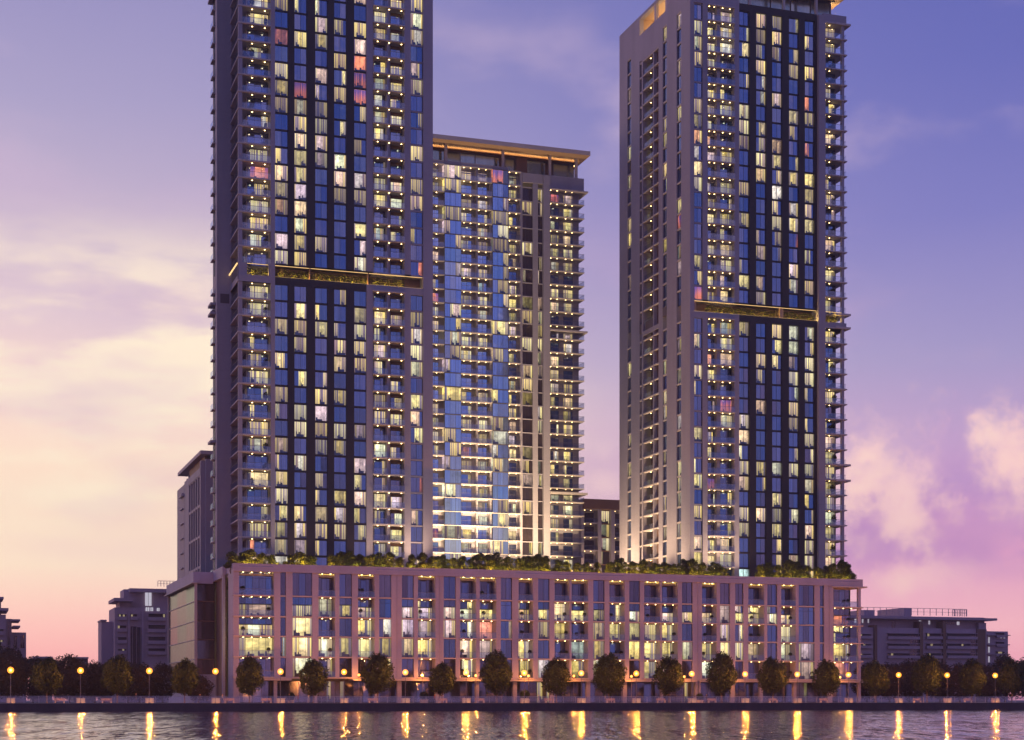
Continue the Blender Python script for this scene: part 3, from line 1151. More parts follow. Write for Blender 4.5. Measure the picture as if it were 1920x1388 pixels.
# ================================================================ RIGHT TOWER
def right_tower():
    rs = random.Random(23)
    fr = FR('f', YT)
    X0 = fx(1293.5, YT)
    XE = fx(1567, YT)                                      # body ends here; the corner balcony is open beyond
    XC = fx(1583.5, YT)
    YB = sy(1161.5, X0)
    root = thing('residential_tower', ((X0 + XC) / 2, (YT + YB) / 2, ZT),
                 'right tower with blank stone flank and glowing roof canopy', 'tower')
    prt = Parts(root)
    ztop = zz(1470, 21, YT)
    zhi = ztop
    rws = [(t, p) for (t, p) in rows if t < zhi - .3]
    dk = [(ZT, DN0 + 1.35), (BAND_T, zhi)]
    cols = [('pier', 1293.2, 1299.5, 'stone', .2), ('win', 1299.5, 1317.3, 'stone'), ('pier', 1317.3, 1326.5, 'stone', .1, dk),
            ('pier', 1376.6, 1385.6, 'stone', .1, dk), ('win', 1385.6, 1405, 'dark'), ('pier', 1405, 1417.5, 'dark', .1, dk),
            ('win', 1417.5, 1436.6, 'dark'), ('pier', 1436.6, 1447.6, 'dark', .1, dk), ('win', 1447.6, 1466.5, 'dark'),
            ('pier', 1466.5, 1479, 'dark', .1, dk), ('win', 1479, 1497.8, 'dark'), ('pier', 1497.8, 1508.8, 'dark', .1, dk),
            ('win', 1508.8, 1527, 'dark'), ('pier', 1527, 1531.5, 'dark', .1, dk), ('pier', 1531.5, 1544, 'stone', .9)]
    st, dkm = tower_front(root, prt, cols, rws, rs, ZT, zhi, fr, .58)
    a = fr.x
    fr.box(dkm, a(1385.6), a(1531.5), -1.1, .12, DN0, DN0 + 1.35, 'dark')
    fr.box(st, a(1299.5), a(1385.6), -1.1, .12, DN0, DN0 + 1.35, 'stone')
    fr.box(dkm, a(1385.6), a(1531.5), -1.1, .11, rws[0][0] + .003, zhi + .25, 'dark')
    fr.box(st, a(1299.5), a(1385.6), -1.1, .11, rws[0][0] + .3, zhi + .8, 'stone')
    fr.box(st, a(1299.5), a(1531.5), -3.2, -2.2, DN0 + 1.35, BAND_T, 'brown')
    fr.box(dkm, a(1385.6), a(1531.5), -2.2, .10, BAND_T, BAND_T + .28, 'dark')
    fr.box(st, a(1299.5), a(1385.6), -2.2, .10, BAND_T, BAND_T + .28, 'stone')
    for q in (1463, 1299.6):
        fr.box(st, a(q), a(q + 7), -2.2, -.3, DN0 + 1.35, BAND_T, 'soffit')
    strip = MB()
    fr.box(strip, a(1300), a(1531), -.35, -.2, BAND_T - .05, BAND_T - .005, 'strip')
    fr.box(strip, a(1300), a(1531), -.25, -.17, DN0 + 1.38, DN0 + 1.44, 'strip')
    fr.box(strip, a(1545), a(1583), -.35, -.2, BAND_T - .05, BAND_T - .005, 'strip')
    strip.build('light_strip', root)
    planting(root, a(1325), a(1460), YT + .9, DN0 + 1.36, 1, rs)
    planting(root, a(1473), a(1529), YT + .9, DN0 + 1.36, 1, rs)
    planting(root, a(1546), a(1574), YT + .9, DN0 + 1.36, 1, rs)
    # two-bay balconies
    fb = FR('f', YT + 1.7)
    b = lambda q: fx(q, YT + 1.7)
    A0, A1 = a(1326.5), a(1376.6)
    for (t, p) in rws:
        z0 = t - p
        slab = MB()
        slab.box(A0, A1, YT - .55, YT + 1.9, t + .05, t + .27, 'slab')
        kids = [('railing', rail(fr, A0, A1, .45, z0 + .27))]
        for q in (1330.5, 1340, 1355.5, 1369):
            kids.append(downlight(fr, a(q), -.15, t + .05))
        prt.add('balcony', 60, slab, kids)
        for (q0, q1, dz) in ((1325.5, 1342.0, .5), (1350, 1372, .1)):
            mb = MB()
            window(mb, fb, b(q0), b(q1), 0, z0 + .3, t - dz, pick(rs, .62), rs, 2)
            prt.add('window', 40, mb)
            fb.box(st, b(q0), b(q1), -.3, .05, t - dz, t + .05, 'stone')
        fb.box(st, b(1342), b(1350), -.3, .05, z0, t + .05, 'stone')
        fb.box(st, b(1372), A1 + .5, -.3, .05, z0, t + .05, 'stone')
        fb.box(st, b(1325.5), b(1372), -.3, .04, z0, z0 + .3, 'stone')
    for (z0_, z1_) in ((ZT, DN0 + 1.3), (BAND_T + .3, zhi)):
        fr.box(st, a(1345.5), a(1351.5), -1.6, -.3, z0_, z1_, 'stone')
    # open corner balconies on the right
    fw = FR('f', YT + 2.2)
    c = lambda q: fx(q, YT + 2.2)
    XW1 = c(1565.5)
    for (t, p) in rws:
        z0 = t - p
        slab = MB()
        slab.box(a(1544), XC + .55, YT - .2, YT + 6.0, t + .03, t + .27, 'slab')
        r1 = rail(fr, a(1544), XC - .6, .1, z0 + .27)
        r1.add(rail(FR('r', XC), YT + .3, YT + 6.0, .45, z0 + .27))
        kids = [('railing', r1)] + [downlight(fr, a(q), -o_, t + .03) for q, o_ in ((1548.5, .3), (1559, .9), (1571, 2.4))]
        prt.add('balcony', 55, slab, kids)
        mb = MB()
        window(mb, fw, c(1541), XW1, 0, z0 + .3, t - .08, pick(rs, .66), rs, 2, depth=1.6)
        prt.add('window', 900, mb)
        fw.box(st, a(1541.5), XW1, -.3, .04, z0, z0 + .3, 'stone')
        fw.box(st, c(1541), XW1, -.3, .04, t - .08, t + .03, 'stone')
    st.box(XW1 - .05, XW1 + .25, YT + 2.25, YB, ZT, zhi, 'stone')
    st.box(XC - .62, XC, YT + .1, YT + .72, ZT, zhi, 'stone')
    for (z0_, z1_) in ((DN0 + .03, DN0 + 1.35), (rws[0][0] + .3, zhi + .8)):
        st.box(a(1544), XC + .45, YT - .0, YT + 6, z0_, z1_, 'stone')
    for z0_ in (zz(1580, 48, YT), zz(1580, 617, YT), zz(1580, 874, YT), zz(1580, 903, YT), zz(1580, 592, YT)):
        st.box(a(1566), XC + 1.35, YT - .3, YT + 6, z0_, z0_ + .4, 'slab')
    # ---- the flank
    fl = FR('l', X0)
    s = fl.x
    H1 = zz(1293.5, 0, YT) + 12
    mP, dP = mm(1161.5), None
    zpar = ZC + (HY - 68) * (YB / (CT - mP * ST)) / 3127.0
    cuts = [(1161.5, 1176.2), (1183.3, 1199.0), (1203.0, 1205.3), (1234.7, 1242.5), (1250.0, 1268.6), (1277.0, 1293.4)]
    for (q0, q1) in cuts:
        if q0 > 1199 and q1 < 1245:
            fl.box(st, s(q1), s(q0), -1.0, 0, ZT, zpar - 4.3, 'stone')
        else:
            fl.box(st, s(q1), s(q0), -1.0, 0, ZT, zpar, 'stone')
    ztw = rws[0][0] + .3
    for (q0, q1) in ((1176.2, 1183.3), (1268.6, 1277.0)):
        fl.box(st, s(q1), s(q0), -1.0, -.004, ztw, zpar, 'stone')
    for (q0, q1) in ((1199, 1203), (1205.3, 1234.7), (1242.5, 1250)):
        fl.box(st, s(q1), s(q0), -1.0, -.004, ztw - (PU if q0 < 1240 else 0) * (1 if q0 > 1200 else .9), zpar - 4.3, 'stone')
    # the lit loggia cut through the parapet
    loY, hiY = s(1250), s(1199.0)
    st.box(X0 + .0, X0 + 1.0, loY, hiY, zpar - .7, zpar, 'stone')
    st.box(X0 + 1.0, X0 + 6.0, loY, hiY, zpar - .7, zpar - .4, 'soffit')
    st.box(X0 + 6.0, X0 + 6.4, loY, hiY, zpar - 4.3, zpar - .4, 'soffit')
    st.box(X0 + 1.0, X0 + 6.4, hiY, hiY + .4, zpar - 4.3, zpar - .4, 'soffit')
    st.box(X0 + 1.0, X0 + 6.4, loY - .4, loY, zpar - 4.3, zpar - .4, 'soffit')
    for q in (1226, 1246.5):
        pl = MB()
        pl.box(X0 + .1, X0 + .75, s(q + 3), s(q), zpar - 4.3, zpar - .7, 'slab')
        pl.build('column', root)
    strip = MB()
    strip.box(X0 + 5.6, X0 + 5.8, loY + .3, hiY - .3, zpar - 3.6, zpar - 3.5, 'cove')
    for i in range(4):
        lamp('loggia_light', (X0 + 3.4, loY + (hiY - loY) * (i + .5) / 4, zpar - 3.0), 230, (1.0, .66, .30), .3)
    strip.build('light_strip', root)
    for (t, p) in rws:
        z0 = t - p
        for (q0, q1, kk, pl) in ((1176.2, 1183.3, 'win', .3), (1199.0, 1203.0, 'brown', 0), (1242.5, 1250.0, 'win', .35), (1268.6, 1277.0, 'win', .45)):
            if q0 == 1199 and t > ztw - PU:
                continue
            mb = MB()
            st8 = pick(rs, pl)
            window(mb, fl, s(q1), s(q0), -.32, z0 + SP, t, st8, rs, 2, 'glass_off' if kk == 'win' else 'glass_brown', depth=1.2)
            prt.add('window', 5, mb)
            fl.box(st, s(q1), s(q0), -1.0, -.06, t, t + SP, 'slab')
        if t < ztw - .5 * PU:
            # recessed loggia with a divider and a brown screen
            slab = MB()
            fl.box(slab, s(1234.7), s(1205.3), -2.2, -.05, t + .03, t + .28, 'slab')
            r1 = MB()
            fl.rect(r1, s(1224), s(1206), -.2, z0 + .28, z0 + 1.3, 'glass_rail')
            prt.add('balcony', 20, slab, [('railing', r1), downlight(fl, s(1214), -.8, t + .03)])
            mb = MB()
            window(mb, fl, s(1222.5), s(1212), -1.9, z0 + .3, t - .1, pick(rs, .35), rs, 2, depth=.8)
            prt.add('window', 4, mb)
    fl.box(st, s(1234.7), s(1205.3), -2.6, -2.0, ZT, ztw - PU, 'brown')
    fl.box(st, s(1234.6), s(1225.2), -1.99, -.9, ZT, ztw - PU, 'brown')
    fl.box(st, s(1225.2), s(1223.6), -2.0, -.08, ZT, ztw - PU, 'stone')
    zb_ = ZC + (HY - 608) * (s(1217) / (CT - mm(1217) * ST)) / 3127.0
    for (q0, q1, o1, b0, b1) in ((1223.4, 1210, -.04, -.9, .9), (1249.5, 1242.5, .01, 0, 1.9), (1202.9, 1199.1, .01, -1.0, .9)):
        vb = MB()
        fl.box(vb, s(q0), s(q1), -.5, o1, zb_ + b0, zb_ + b1, 'far_dark')
        vb.build('service_vent', root)
    fl.box(st, s(1234.7), s(1205.3), -.6, -.02, zb_ - 1.9, zb_ - .92, 'stone')
    # back, right and roof
    st.box(X0 + 1, XW1, YB - .6, YB, ZT, zpar, 'stone')
    st.box(X0 + 1.0, XW1, YT + 2.4, YB - .6, zhi - 1.2, zhi - .9, 'concrete')
    # penthouse and canopy
    Yp_ = YT + 5.5
    ph = MB()
    hx0, hx1 = fx(1330, Yp_), fx(1556, Yp_)
    zc0 = zz(1556, 21, sy(1556, fx(1609, YT - 1.0)))
    n = 6
    for i in range(n):
        u0, u1 = hx0 + (hx1 - hx0) * i / n, hx0 + (hx1 - hx0) * (i + 1) / n
        mb = MB()
        FR('f', Yp_).rect(mb, u0 + .15, u1 - .15, 0, zhi + .2, zc0 - .05, 'glass_grey', (rs.random(), rs.random(), 0))
        FR('f', Yp_).box(mb, u0, u0 + .15, -.2, .1, zhi + .2, zc0 - .05, 'metal')
        prt.add('penthouse_glazing', 10, mb)
    ph.box(hx1, hx1 + .3, Yp_, YB - 8, zhi - .9, zc0 - .02, 'stone')
    ph.box(hx0, hx1, Yp_ + .3, Yp_ + .6, zhi - .9, zc0 - .02, 'brown')
    ph.build('penthouse_wall', root)
    cp = MB()
    cx1 = fx(1609, YT - 1.0)
    cp.box(X0 + 7, cx1, YT - 1.0, sy(1556, cx1), zc0, zc0 + .9, 'slab', skip='d')
    cp.quad([(X0 + 7, YT - 1, zc0), (cx1, YT - 1, zc0), (cx1, sy(1556, cx1), zc0), (X0 + 7, sy(1556, cx1), zc0)], 'soffit', None, (0, 0, 0), (0, 0, -1))
    co = cp.build('roof_canopy', root)
    ls = MB()
    ls.box(hx0, hx1 + .8, Yp_ - .45, Yp_ - .30, zc0 - .55, zc0 - .45, 'cove')
    ls.box(hx0, hx1 + .95, Yp_ - .62, Yp_ - .56, zc0 - .75, zc0 - .40, 'brown')
    ls.box(hx0, hx1 + .95, Yp_ - .62, Yp_ - .05, zc0 - .78, zc0 - .60, 'brown')
    ls.box(hx1 + .5, hx1 + .65, Yp_, sy(1556, cx1) - 3, zc0 - .55, zc0 - .45, 'cove')
    ls.box(hx1 + .75, hx1 + .85, Yp_, sy(1556, cx1) - 3, zc0 - .75, zc0 - .40, 'brown')
    ls.build('light_strip', co)
    for yy in (Yp_ + 3, Yp_ + 9, Yp_ + 15):
        lamp('canopy_light', (hx1 + 2.2, yy, zc0 - 1.8), 420, (1.0, .66, .28), .3)
    for q in (1403, 1467, 1528):
        pl = MB()
        pl.box(fx(q, YT + 1.2), fx(q + 4, YT + 1.2), YT + .9, YT + 1.5, zhi - .5, zc0 - .01, 'slab')
        pl.build('column', root)
    st.build('stone_wall', root)
    dkm.build('dark_cladding', root)
    prt.emit()


right_tower()


# ================================================================ MIDDLE TOWER
def middle_tower():
    rs = random.Random(37)
    fr = FR('f', YM)
    a = fr.x
    root = thing('residential_tower', (a(950), YM + 12, ZT), 'shorter tower standing back between the two tall towers, broad flat canopy on top', 'tower')
    prt = Parts(root)
    zS = zz(938, 1015, YM)
    P = (zz(938, 345.9, YM) - zS) / 26.0
    tops = [zS + P * n for n in range(27, -5, -1)]
    st = MB()
    zhi1 = zz(900, 309, YM)
    zlo = ZT
    # blue glass bays
    for (q0, q1) in ((832.8, 864.0), (922.7, 952.3)):
        fr.box(st, a(q0), a(q1), -1.5, -.6, tops[0], zhi1, 'stone')
        for t in tops:
            mb = MB()
            s8 = rs.choice(['lit', 'off', 'off', 'halfl', 'halfr', 'lit']) if q0 < 900 else rs.choice(['off', 'off', 'off', 'lit', 'halfr', 'halfl'])
            window(mb, fr, a(q0), a(q1), .35, t - P + .14, t, s8, rs, 3, 'glass_blue', room='room')
            prt.add('window', 500, mb)
            fr.box(st, a(q0), a(q1), -.6, .42, t, t + .14, 'slab' if t < 50 else 'metal')
    # balcony bays: (opening, windows)
    fb = FR('f', YM + 1.6)
    b = lambda q: fx(q, YM + 1.6)
    bays = [(805, 832.8, [(806, 822)], [819], 1.6), (864, 895, [(864.5, 884)], [870.5, 883], 1.6), (895, 922.7, [(895.5, 914)], [898.5, 911.5], 1.6),
            (953, 976, [(954, 968)], [956, 968.5], 1.6)]
    for (q0, q1, wins, dls, rec) in bays:
        A0, A1 = a(q0), a(q1)
        for t in tops:
            z0 = t - P
            slab = MB()
            slab.box(A0, A1, YM - .3, YM + 1.8, t, t + .22, 'slab')
            prt.add('balcony', 30, slab, [('railing', rail(fr, A0, A1, .2, z0 + .22))] + [downlight(fr, a(q), -.3, t) for q in dls])
            edges = [A0]
            for (w0, w1) in wins:
                mb = MB()
                window(mb, fb, b(w0), b(w1), 0, z0 + .25, t - .55, pick(rs, .5), rs, 2, 'glass_blue' if q0 < 940 else 'glass_off')
                prt.add('window', 30, mb)
                fb.box(st, b(w0), b(w1), -.4, .05, t - .55, t + .0, 'stone')
                edges += [b(w0), b(w1)]
            edges.append(A1 + .3)
            for i in range(0, len(edges), 2):
                if edges[i + 1] - edges[i] > .05:
                    fb.box(st, edges[i], edges[i + 1], -.4, .05, z0, t, 'stone')
    for q in (893.5, 919.5, 951.9):
        fr.box(st, a(q), a(q) + .35, -1.6, -.1, zlo, tops[0] + .2, 'stone')
    fr.box(st, a(805), a(953), -1.4, .25, tops[0] + .23, zhi1, 'stone')
    fr.box(st, a(953), a(978), -1.4, .0, tops[0] + .23, zhi1 - .6, 'stone')
    # narrow stone section with brown glazing
    fr.box(st, a(976), a(981), -1.2, -.5, zlo, zhi1 - .5, 'stone')
    fr.box(st, a(1000), a(1009.5), -1.2, -.3, zlo, zhi1 - .9, 'stone')
    fr.box(st, a(1018.5), a(1031), -1.2, .3, zlo, zhi1 - .9, 'stone')
    fr.box(st, a(981), a(1031), -1.2, -.2, tops[1] + 1.2, zhi1 - .7, 'stone')
    for t in tops[1:]:
        for (w0, w1, pl) in ((981, 1000, .5), (1009.5, 1018.5, .42)):
            mb = MB()
            window(mb, fr, a(w0), a(w1), -.7, t - P + .2, t, pick(rs, pl), rs, 3 if w0 < 1000 else 2, 'glass_brown', room='room_dim')
            prt.add('window', 20, mb)
            fr.box(st, a(w0), a(w1), -1.2, -.45, t, t + .2, 'stone')
    # right-hand balcony stack
    A0, A1 = a(1031), a(1094)
    XB = b(1085)
    for i, t in enumerate(tops[1:]):
        z0 = t - P
        slab = MB()
        slab.box(A0, A1, YM - .6, YM + 6, t, t + .2, 'slab')
        r1 = rail(fr, A0, A1, .5, z0 + .2)
        r1.add(rail(FR('r', A1), YM - .5, YM + 6, -.05, z0 + .2))
        prt.add('balcony', 30, slab, [('railing', r1)] + [downlight(fr, a(q), -.2, t) for q in (1033, 1045, 1061, 1073)])
        wl = [(1032, 1047.5), (1056, 1073.5)]
        for (w0, w1) in wl:
            mb = MB()
            window(mb, fb, b(w0), b(w1), 0, z0 + .22, t - .5, pick(rs, .66), rs, 2)
            prt.add('window', 30, mb)
            fb.box(st, b(w0), b(w1), -.4, .05, t - .5, t, 'stone')
        fb.box(st, b(1047.5), b(1056), -.4, .05, z0, t, 'stone')
        fb.box(st, b(1073.5), XB, -.4, .05, z0, t, 'stone')
    zt = zhi1 - .7
    st.box(A0, a(1095), YM, YM + 6, tops[1] + .25, zt, 'stone')
    st.box(a(1060), a(1101), YM - .7, YM + 6, tops[1] - .1, tops[1] + .24, 'slab')
    zm = zz(1060, 927, YM)
    st.box(A0, a(1100), YM - .7, YM + 6, zm, zm + .45, 'slab')
    zm = zz(1060, 623, YM)
    st.box(A0, a(1100), YM - .7, YM + 6, zm, zm + .4, 'slab')
    st.box(XB - .5, XB, YM + 1.65, YM + 26, zlo, zt, 'stone')
    st.box(a(811), XB - .5, YM + 25.5, YM + 26, zlo, zt, 'stone')
    st.box(a(805), XB, YM + 1.7, YM + 25.5, zhi1 - 1.9, zhi1 - 1.6, 'concrete')
    st.box(a(805), a(805) + .5, YM + 1.7, YM + 25, zlo, zhi1, 'stone')
    # penthouse storey under the canopy
    Y2 = YM + 3.2
    f2 = FR('f', Y2)
    zc0 = zz(1107, 292, YM - 2.2)
    segs = [(800, 832), (836, 862), (862, 890), (890, 935), (946, 966), (986, 1022), (1036, 1075)]
    for (q0, q1) in segs:
        mb = MB()
        f2.rect(mb, fx(q0, Y2), fx(q1, Y2), 0, zhi1 - 1.6, zc0 - .9, 'glass_grey', (rs.random(), rs.random(), 0))
        f2.box(mb, fx(q0, Y2), fx(q0, Y2) + .2, -.1, .12, zhi1 - 1.6, zc0 - .9, 'metal')
        prt.add('penthouse_glazing', 10, mb)
    ph = MB()
    ph.box(fx(800, Y2), fx(1077, Y2), Y2 + .3, Y2 + .8, zhi1 - 1.6, zc0 - .01, 'brown')
    ph.box(fx(966, Y2) , fx(986, Y2), Y2 - 1.0, Y2 + .3, zhi1 - 1.6, zc0 - .9, 'brown')
    ph.box(fx(800, Y2), fx(1077, Y2), Y2 - .3, Y2 + .3, zc0 - .9, zc0 - .6, 'brown')
    ph.build('penthouse_wall', root)
    cp = MB()
    X9 = fx(1107, YM - 2.2)
    cp.box(fx(790, YM - 2.2), X9, YM - 2.2, YM + 24, zc0, zc0 + 1.0, 'slab', skip='d')
    cp.quad([(fx(790, YM), YM - 2.2, zc0), (X9, YM - 2.2, zc0), (X9, YM + 24, zc0), (fx(790, YM), YM + 24, zc0)], 'soffit', None, (0, 0, 0), (0, 0, -1))
    co = cp.build('roof_canopy', root)
    ls = MB()
    ls.box(fx(800, Y2), fx(1078, Y2), Y2 - .70, Y2 - .52, zc0 - .62, zc0 - .50, 'cove')
    ls.box(fx(800, Y2), fx(1079, Y2), Y2 - .86, Y2 - .80, zc0 - .8, zc0 - .44, 'brown')
    ls.box(fx(800, Y2), fx(1079, Y2), Y2 - .86, Y2 - .29, zc0 - .84, zc0 - .66, 'brown')
    ls.box(fx(1079, Y2), fx(1079, Y2) + .2, Y2, Y2 + 16, zc0 - .62, zc0 - .5, 'cove')
    ls.box(fx(1079, Y2) + .3, fx(1079, Y2) + .36, Y2, Y2 + 16, zc0 - .8, zc0 - .44, 'brown')
    ls.build('light_strip', co)
    for q in (835, 942, 1030, 1079.5):
        pl = MB()
        pl.box(a(q), a(q + 4.5), YM + .3, YM + .9, zhi1 - .6, zc0 - .01, 'slab')
        pl.build('column', root)
    st.build('stone_wall', root)
    prt.emit()


middle_tower()


# ================================================================ PODIUM
zH = zz(480, 1072, YP)                         # head of the top storey
LV = [zz(480, q, YP) for q in (1271.4, 1232.8, 1194.0, 1157.0, 1117.9)] + [zH]   # slab levels, bottom to top
zPT = zz(438, 1056, YP)                         # top of the parapet
BAYS = [('W', 525.8, 536.2), ('W', 548.7, 585.5), ('B', 597.4, 628.5), ('W', 636.5, 660), ('B', 671.5, 702.5), ('W', 711, 734),
        ('W', 753.5, 776), ('B', 783.8, 816.5), ('W', 832, 854.8), ('B', 862.8, 893), ('B', 899.6, 930.7), ('W', 939, 960.3),
        ('B', 972.5, 999.7), ('W', 1009, 1030.6), ('B', 1040, 1068), ('B', 1071.8, 1103), ('W', 1112.5, 1133.8), ('B', 1142.8, 1171.5),
        ('W', 1179.8, 1200.2), ('B', 1208, 1238.5), ('B', 1241, 1271), ('W', 1278.8, 1299), ('B', 1316.4, 1344), ('W', 1349.9, 1369),
        ('W', 1378.5, 1394.2), ('B', 1403.2, 1433), ('W', 1438.7, 1457.5), ('B', 1464.8, 1492), ('W', 1497.6, 1527.5), ('W', 1537.3, 1545.3)]
# what the photograph shows behind each bay, top storey excepted: rows from the second storey from the top downwards
LIT = {0: 'ooho', 1: 'rlls', 2: 'rolh', 3: 'rosd', 4: 'llld', 5: 'ohls', 6: 'lrld', 7: 'lllo', 8: 'lloo', 9: 'lhlh', 10: 'rllo', 11: 'ohoo', 12: 'rolh',
       13: 'rlos', 14: 'lloo', 15: 'lols', 16: 'llls', 17: 'hloo', 18: 'llld', 19: 'olls', 20: 'rlll', 21: 'rolo', 22: 'roll', 23: 'llld', 24: 'lhlo',
       25: 'lolo', 26: 'looo', 27: 'lllo', 28: 'ools', 29: 'oooo'}
PLANTS = []


def podium():
    rs = random.Random(5)
    fr = FR('f', YP)
    a = fr.x
    X0 = a(437.4)
    XE = a(1601.7)
    XC = a(1614.2)
    YB = YP + 75
    root = thing('podium_building', ((X0 + XC) / 2, YP + 30, 0), 'long low stone podium with tall piers and lit apartments under the towers', 'building')
    prt = Parts(root)
    st = MB()
    # piers between the openings
    edges = [(437.4, 440.5), (440.5, 448.2)]
    ops = [(448.2, 514.0)] + [(q0, q1) for _, q0, q1 in BAYS] + [(1562.8, 1602)]
    for (p0, p1) in zip(ops[:-1], ops[1:]):
        w0, w1 = p0[1], p1[0]
        fr.box(st, a(w0), a(w1), -2.9 if w1 - w0 > 3.3 else -2.6, 0.0, LV[0] - .0, zH + .0, 'stone_pink')
        if w1 - w0 > 14:
            fr.box(st, a(w0 + (w1 - w0) * .52), a(w0 + (w1 - w0) * .52) + .12, 0.003, .12, LV[0] + .3, zH + .9, 'stone_pink')
    # parapet with recessed metal panels
    fr.box(st, X0, XC + .3, -1.0, .25, zH, zH + .9, 'stone_pink')
    fr.box(st, X0, XC + .3, -1.0, .25, zPT - .45, zPT, 'stone_pink')
    spans = [(437.4, 441, 0), (441, 512, 1), (512, 706, 0), (706, 816, 1), (816, 966, 0), (966, 1170, 1), (1170, 1308, 0), (1308, 1398, 1), (1398, 1556, 0), (1556, 1609, 1)]
    for (q0, q1, k) in spans:
        if k:
            pn = MB()
            fr.box(pn, a(q0), a(q1), -1.0, .06, zH + .9, zPT - .45, 'glass_off', r=(.5, .3, .2))
            pn.build('parapet_panel', root)
        else:
            fr.box(st, a(q0), a(q1) if q1 < 1600 else XC + .3, -1.0, .25, zH + .9, zPT - .45, 'stone_pink')
    fr.box(st, a(1609), XC + .3, -1.0, .25, zH + .9, zPT - .45, 'stone_pink')
    # roof edge that runs on past the corner, and the roof terrace
    st.box(a(1560), a(1624.5), YP - .35, YP + 7, zH - .28, zH - .003, 'slab')
    tr = MB()
    tr.box(X0 + .1, XE, YP + 1.0, YB, ZT - .35, ZT, 'paving')
    tr.build('roof_terrace', root)

    # openings
    def level(i):
        return (LV[i - 1] if i > 0 else 0), LV[i]

    fw = FR('f', YP + 2.4)
    for bi, (kind, q0, q1) in enumerate(BAYS):
        A0, A1 = a(q0), a(q1)
        for i in range(1, 6):
            z0, z1 = level(i)
            if i == 5:
                code = 'o'
            else:
                code = LIT[bi][4 - i]
            s8 = {'o': 'off', 'l': 'lit', 'r': 'lit', 'h': 'halfr', 's': 'lit', 'd': 'off'}[code]
            off = 'glass_violet' if i in (5, 1) else 'glass_off'
            mb = MB()
            if kind == 'W':
                window(mb, fr, A0, A1, -.35, z0 + .22, z1, s8, rs, 1 if A1 - A0 < 1.4 else (3 if A1 - A0 > 3 else 2), off, depth=2.1, room='room_bright', sheer=.12, transom=(i == 4))
                prt.add('window', 900 - i, mb)
                sl = MB()
                fr.box(sl, A0, A1, -.9, .05, z0 - .003, z0 + .22, 'slab')
                st.add(sl)
            else:
                window(mb, fw, A0, A1, 0, z0 + .24, z1 - .12, s8, rs, 3, off, depth=1.9, room='room_bright', sheer=.12, transom=(i == 4))
                fw.box(st, A0, A1, -.3, .04, z1 - .12, z1, 'stone_pink')
                prt.add('window', 800 - i, mb)
                sl = MB()
                sl.box(A0, A1, YP - .30, YP + 2.6, z0 - .003, z0 + .22, 'slab')
                sl.box(A0 - .15, A1 + .15, YP - .31, YP - .005, z0 + .03, z0 + .2, 'slab')
                kids = [('railing', rail(fr, A0, A1, -.05, z0 + .22))]
                cx = (A0 + A1) / 2
                for u in (-.25, .25):
                    kids.append(downlight(fr, cx + u * (A1 - A0), -.45, z1 - .0))
                prt.add('balcony', 500, sl, kids)
                if i < 5 or rs.random() < .5:
                    if rs.random() < .62:
                        PLANTS.append((bi, i, A0 + (A1 - A0) * rs.choice([.2, .3, .75, .85]), YP + .75, z0 + .22))
    # corner rooms: left and right
    c = fw.x
    fl = FR('l', X0)
    X9 = X0 + 1.5
    for i in range(1, 6):
        z0, z1 = level(i)
        f1 = FR('f', YP + 1.6)
        mb = MB()
        window(mb, f1, a(450), a(514), 0, z0 + .24, z1 - .1, 'off' if i in (5, 1) else 'lit', rs, 5, 'glass_off' if i != 1 else 'glass_violet', depth=3.0, room='room_bright', sheer=.12, transom=(i >= 3))
        prt.add('window', 999, mb)
        sl = MB()
        sl.box(X0 + .0, a(514), YP - .2, YP + 1.8, z0 - .003, z0 + .22, 'slab')
        prt.add('balcony', 600, sl, [('railing', rail(fr, a(448.2), a(514), -.05, z0 + .22))] + [downlight(fr, a(q), -.6, z1) for q in (457, 473, 490, 506)])
        mb = MB()
        window(mb, f1, a(1560), XE, 0, z0 + .24, z1 - .1, 'off' if i == 5 else ('halfl' if i == 3 else 'lit'), rs, 4, 'glass_violet', depth=2.5, room='room_bright', sheer=.12, transom=(i >= 3))
        prt.add('window', 999, mb)
        sl = MB()
        sl.box(a(1562.8), XC + .45, YP - .3, YP + 6.5, z0 - .003, z0 + .20, 'slab')
        r1 = rail(fr, a(1562.8), XC - .6, -.05, z0 + .2)
        r1.add(rail(FR('r', XC), YP + .6, YP + 6, -.1, z0 + .2))
        prt.add('balcony', 600, sl, [('railing', r1)] + [downlight(fr, a(q), -.6, z1) for q in (1568, 1584, 1599)])
        if i < 6:
            PLANTS.append((30, i, a(1594), YP + .8, z0 + .2))
            PLANTS.append((-1, i, a(457 if i % 2 else 505), YP + .8, z0 + .22))
    st.box(XE - .3, XE, YP + 1.6, YB, LV[0], zH, 'stone_pink')
    st.box(XC - .62, XC, YP, YP + .62, 0, zH - .28, 'stone_pink')
    st.box(X0, X0 + .35, YP, YP + 1.2, 0, zH, 'stone_pink')
    fr.box(st, a(440.8), a(448.2), -.7, 0, 0, zH, 'stone_pink')
    st.box(X0 + .003, X0 + .4, YP + 1.2, YP + 5.6, 0, zH + .9, 'stone_pink')
    st.box(X0 - .012, X0 + 1.0, YP - .262, YP + 9, zH + .003, zPT + .003, 'stone_pink')
    # ground floor: set back glazing behind columns
    fg = FR('f', YP + 2.6)
    q = 445.0
    gg = MB()
    cx0 = X0 + .4
    k = 0
    while cx0 < XE - .5:
        cx1 = min(cx0 + 3.4, XE)
        mb = MB()
        s8 = 'lit' if k in (5, 17, 26, 33) else 'off'
        window(mb, fg, cx0, cx1, 0, .1, LV[0] - .5, s8, rs, 2, 'glass_violet', depth=2.5, room='room_dim')
        prt.add('shopfront', 10, mb)
        cx0 = cx1
        k += 1
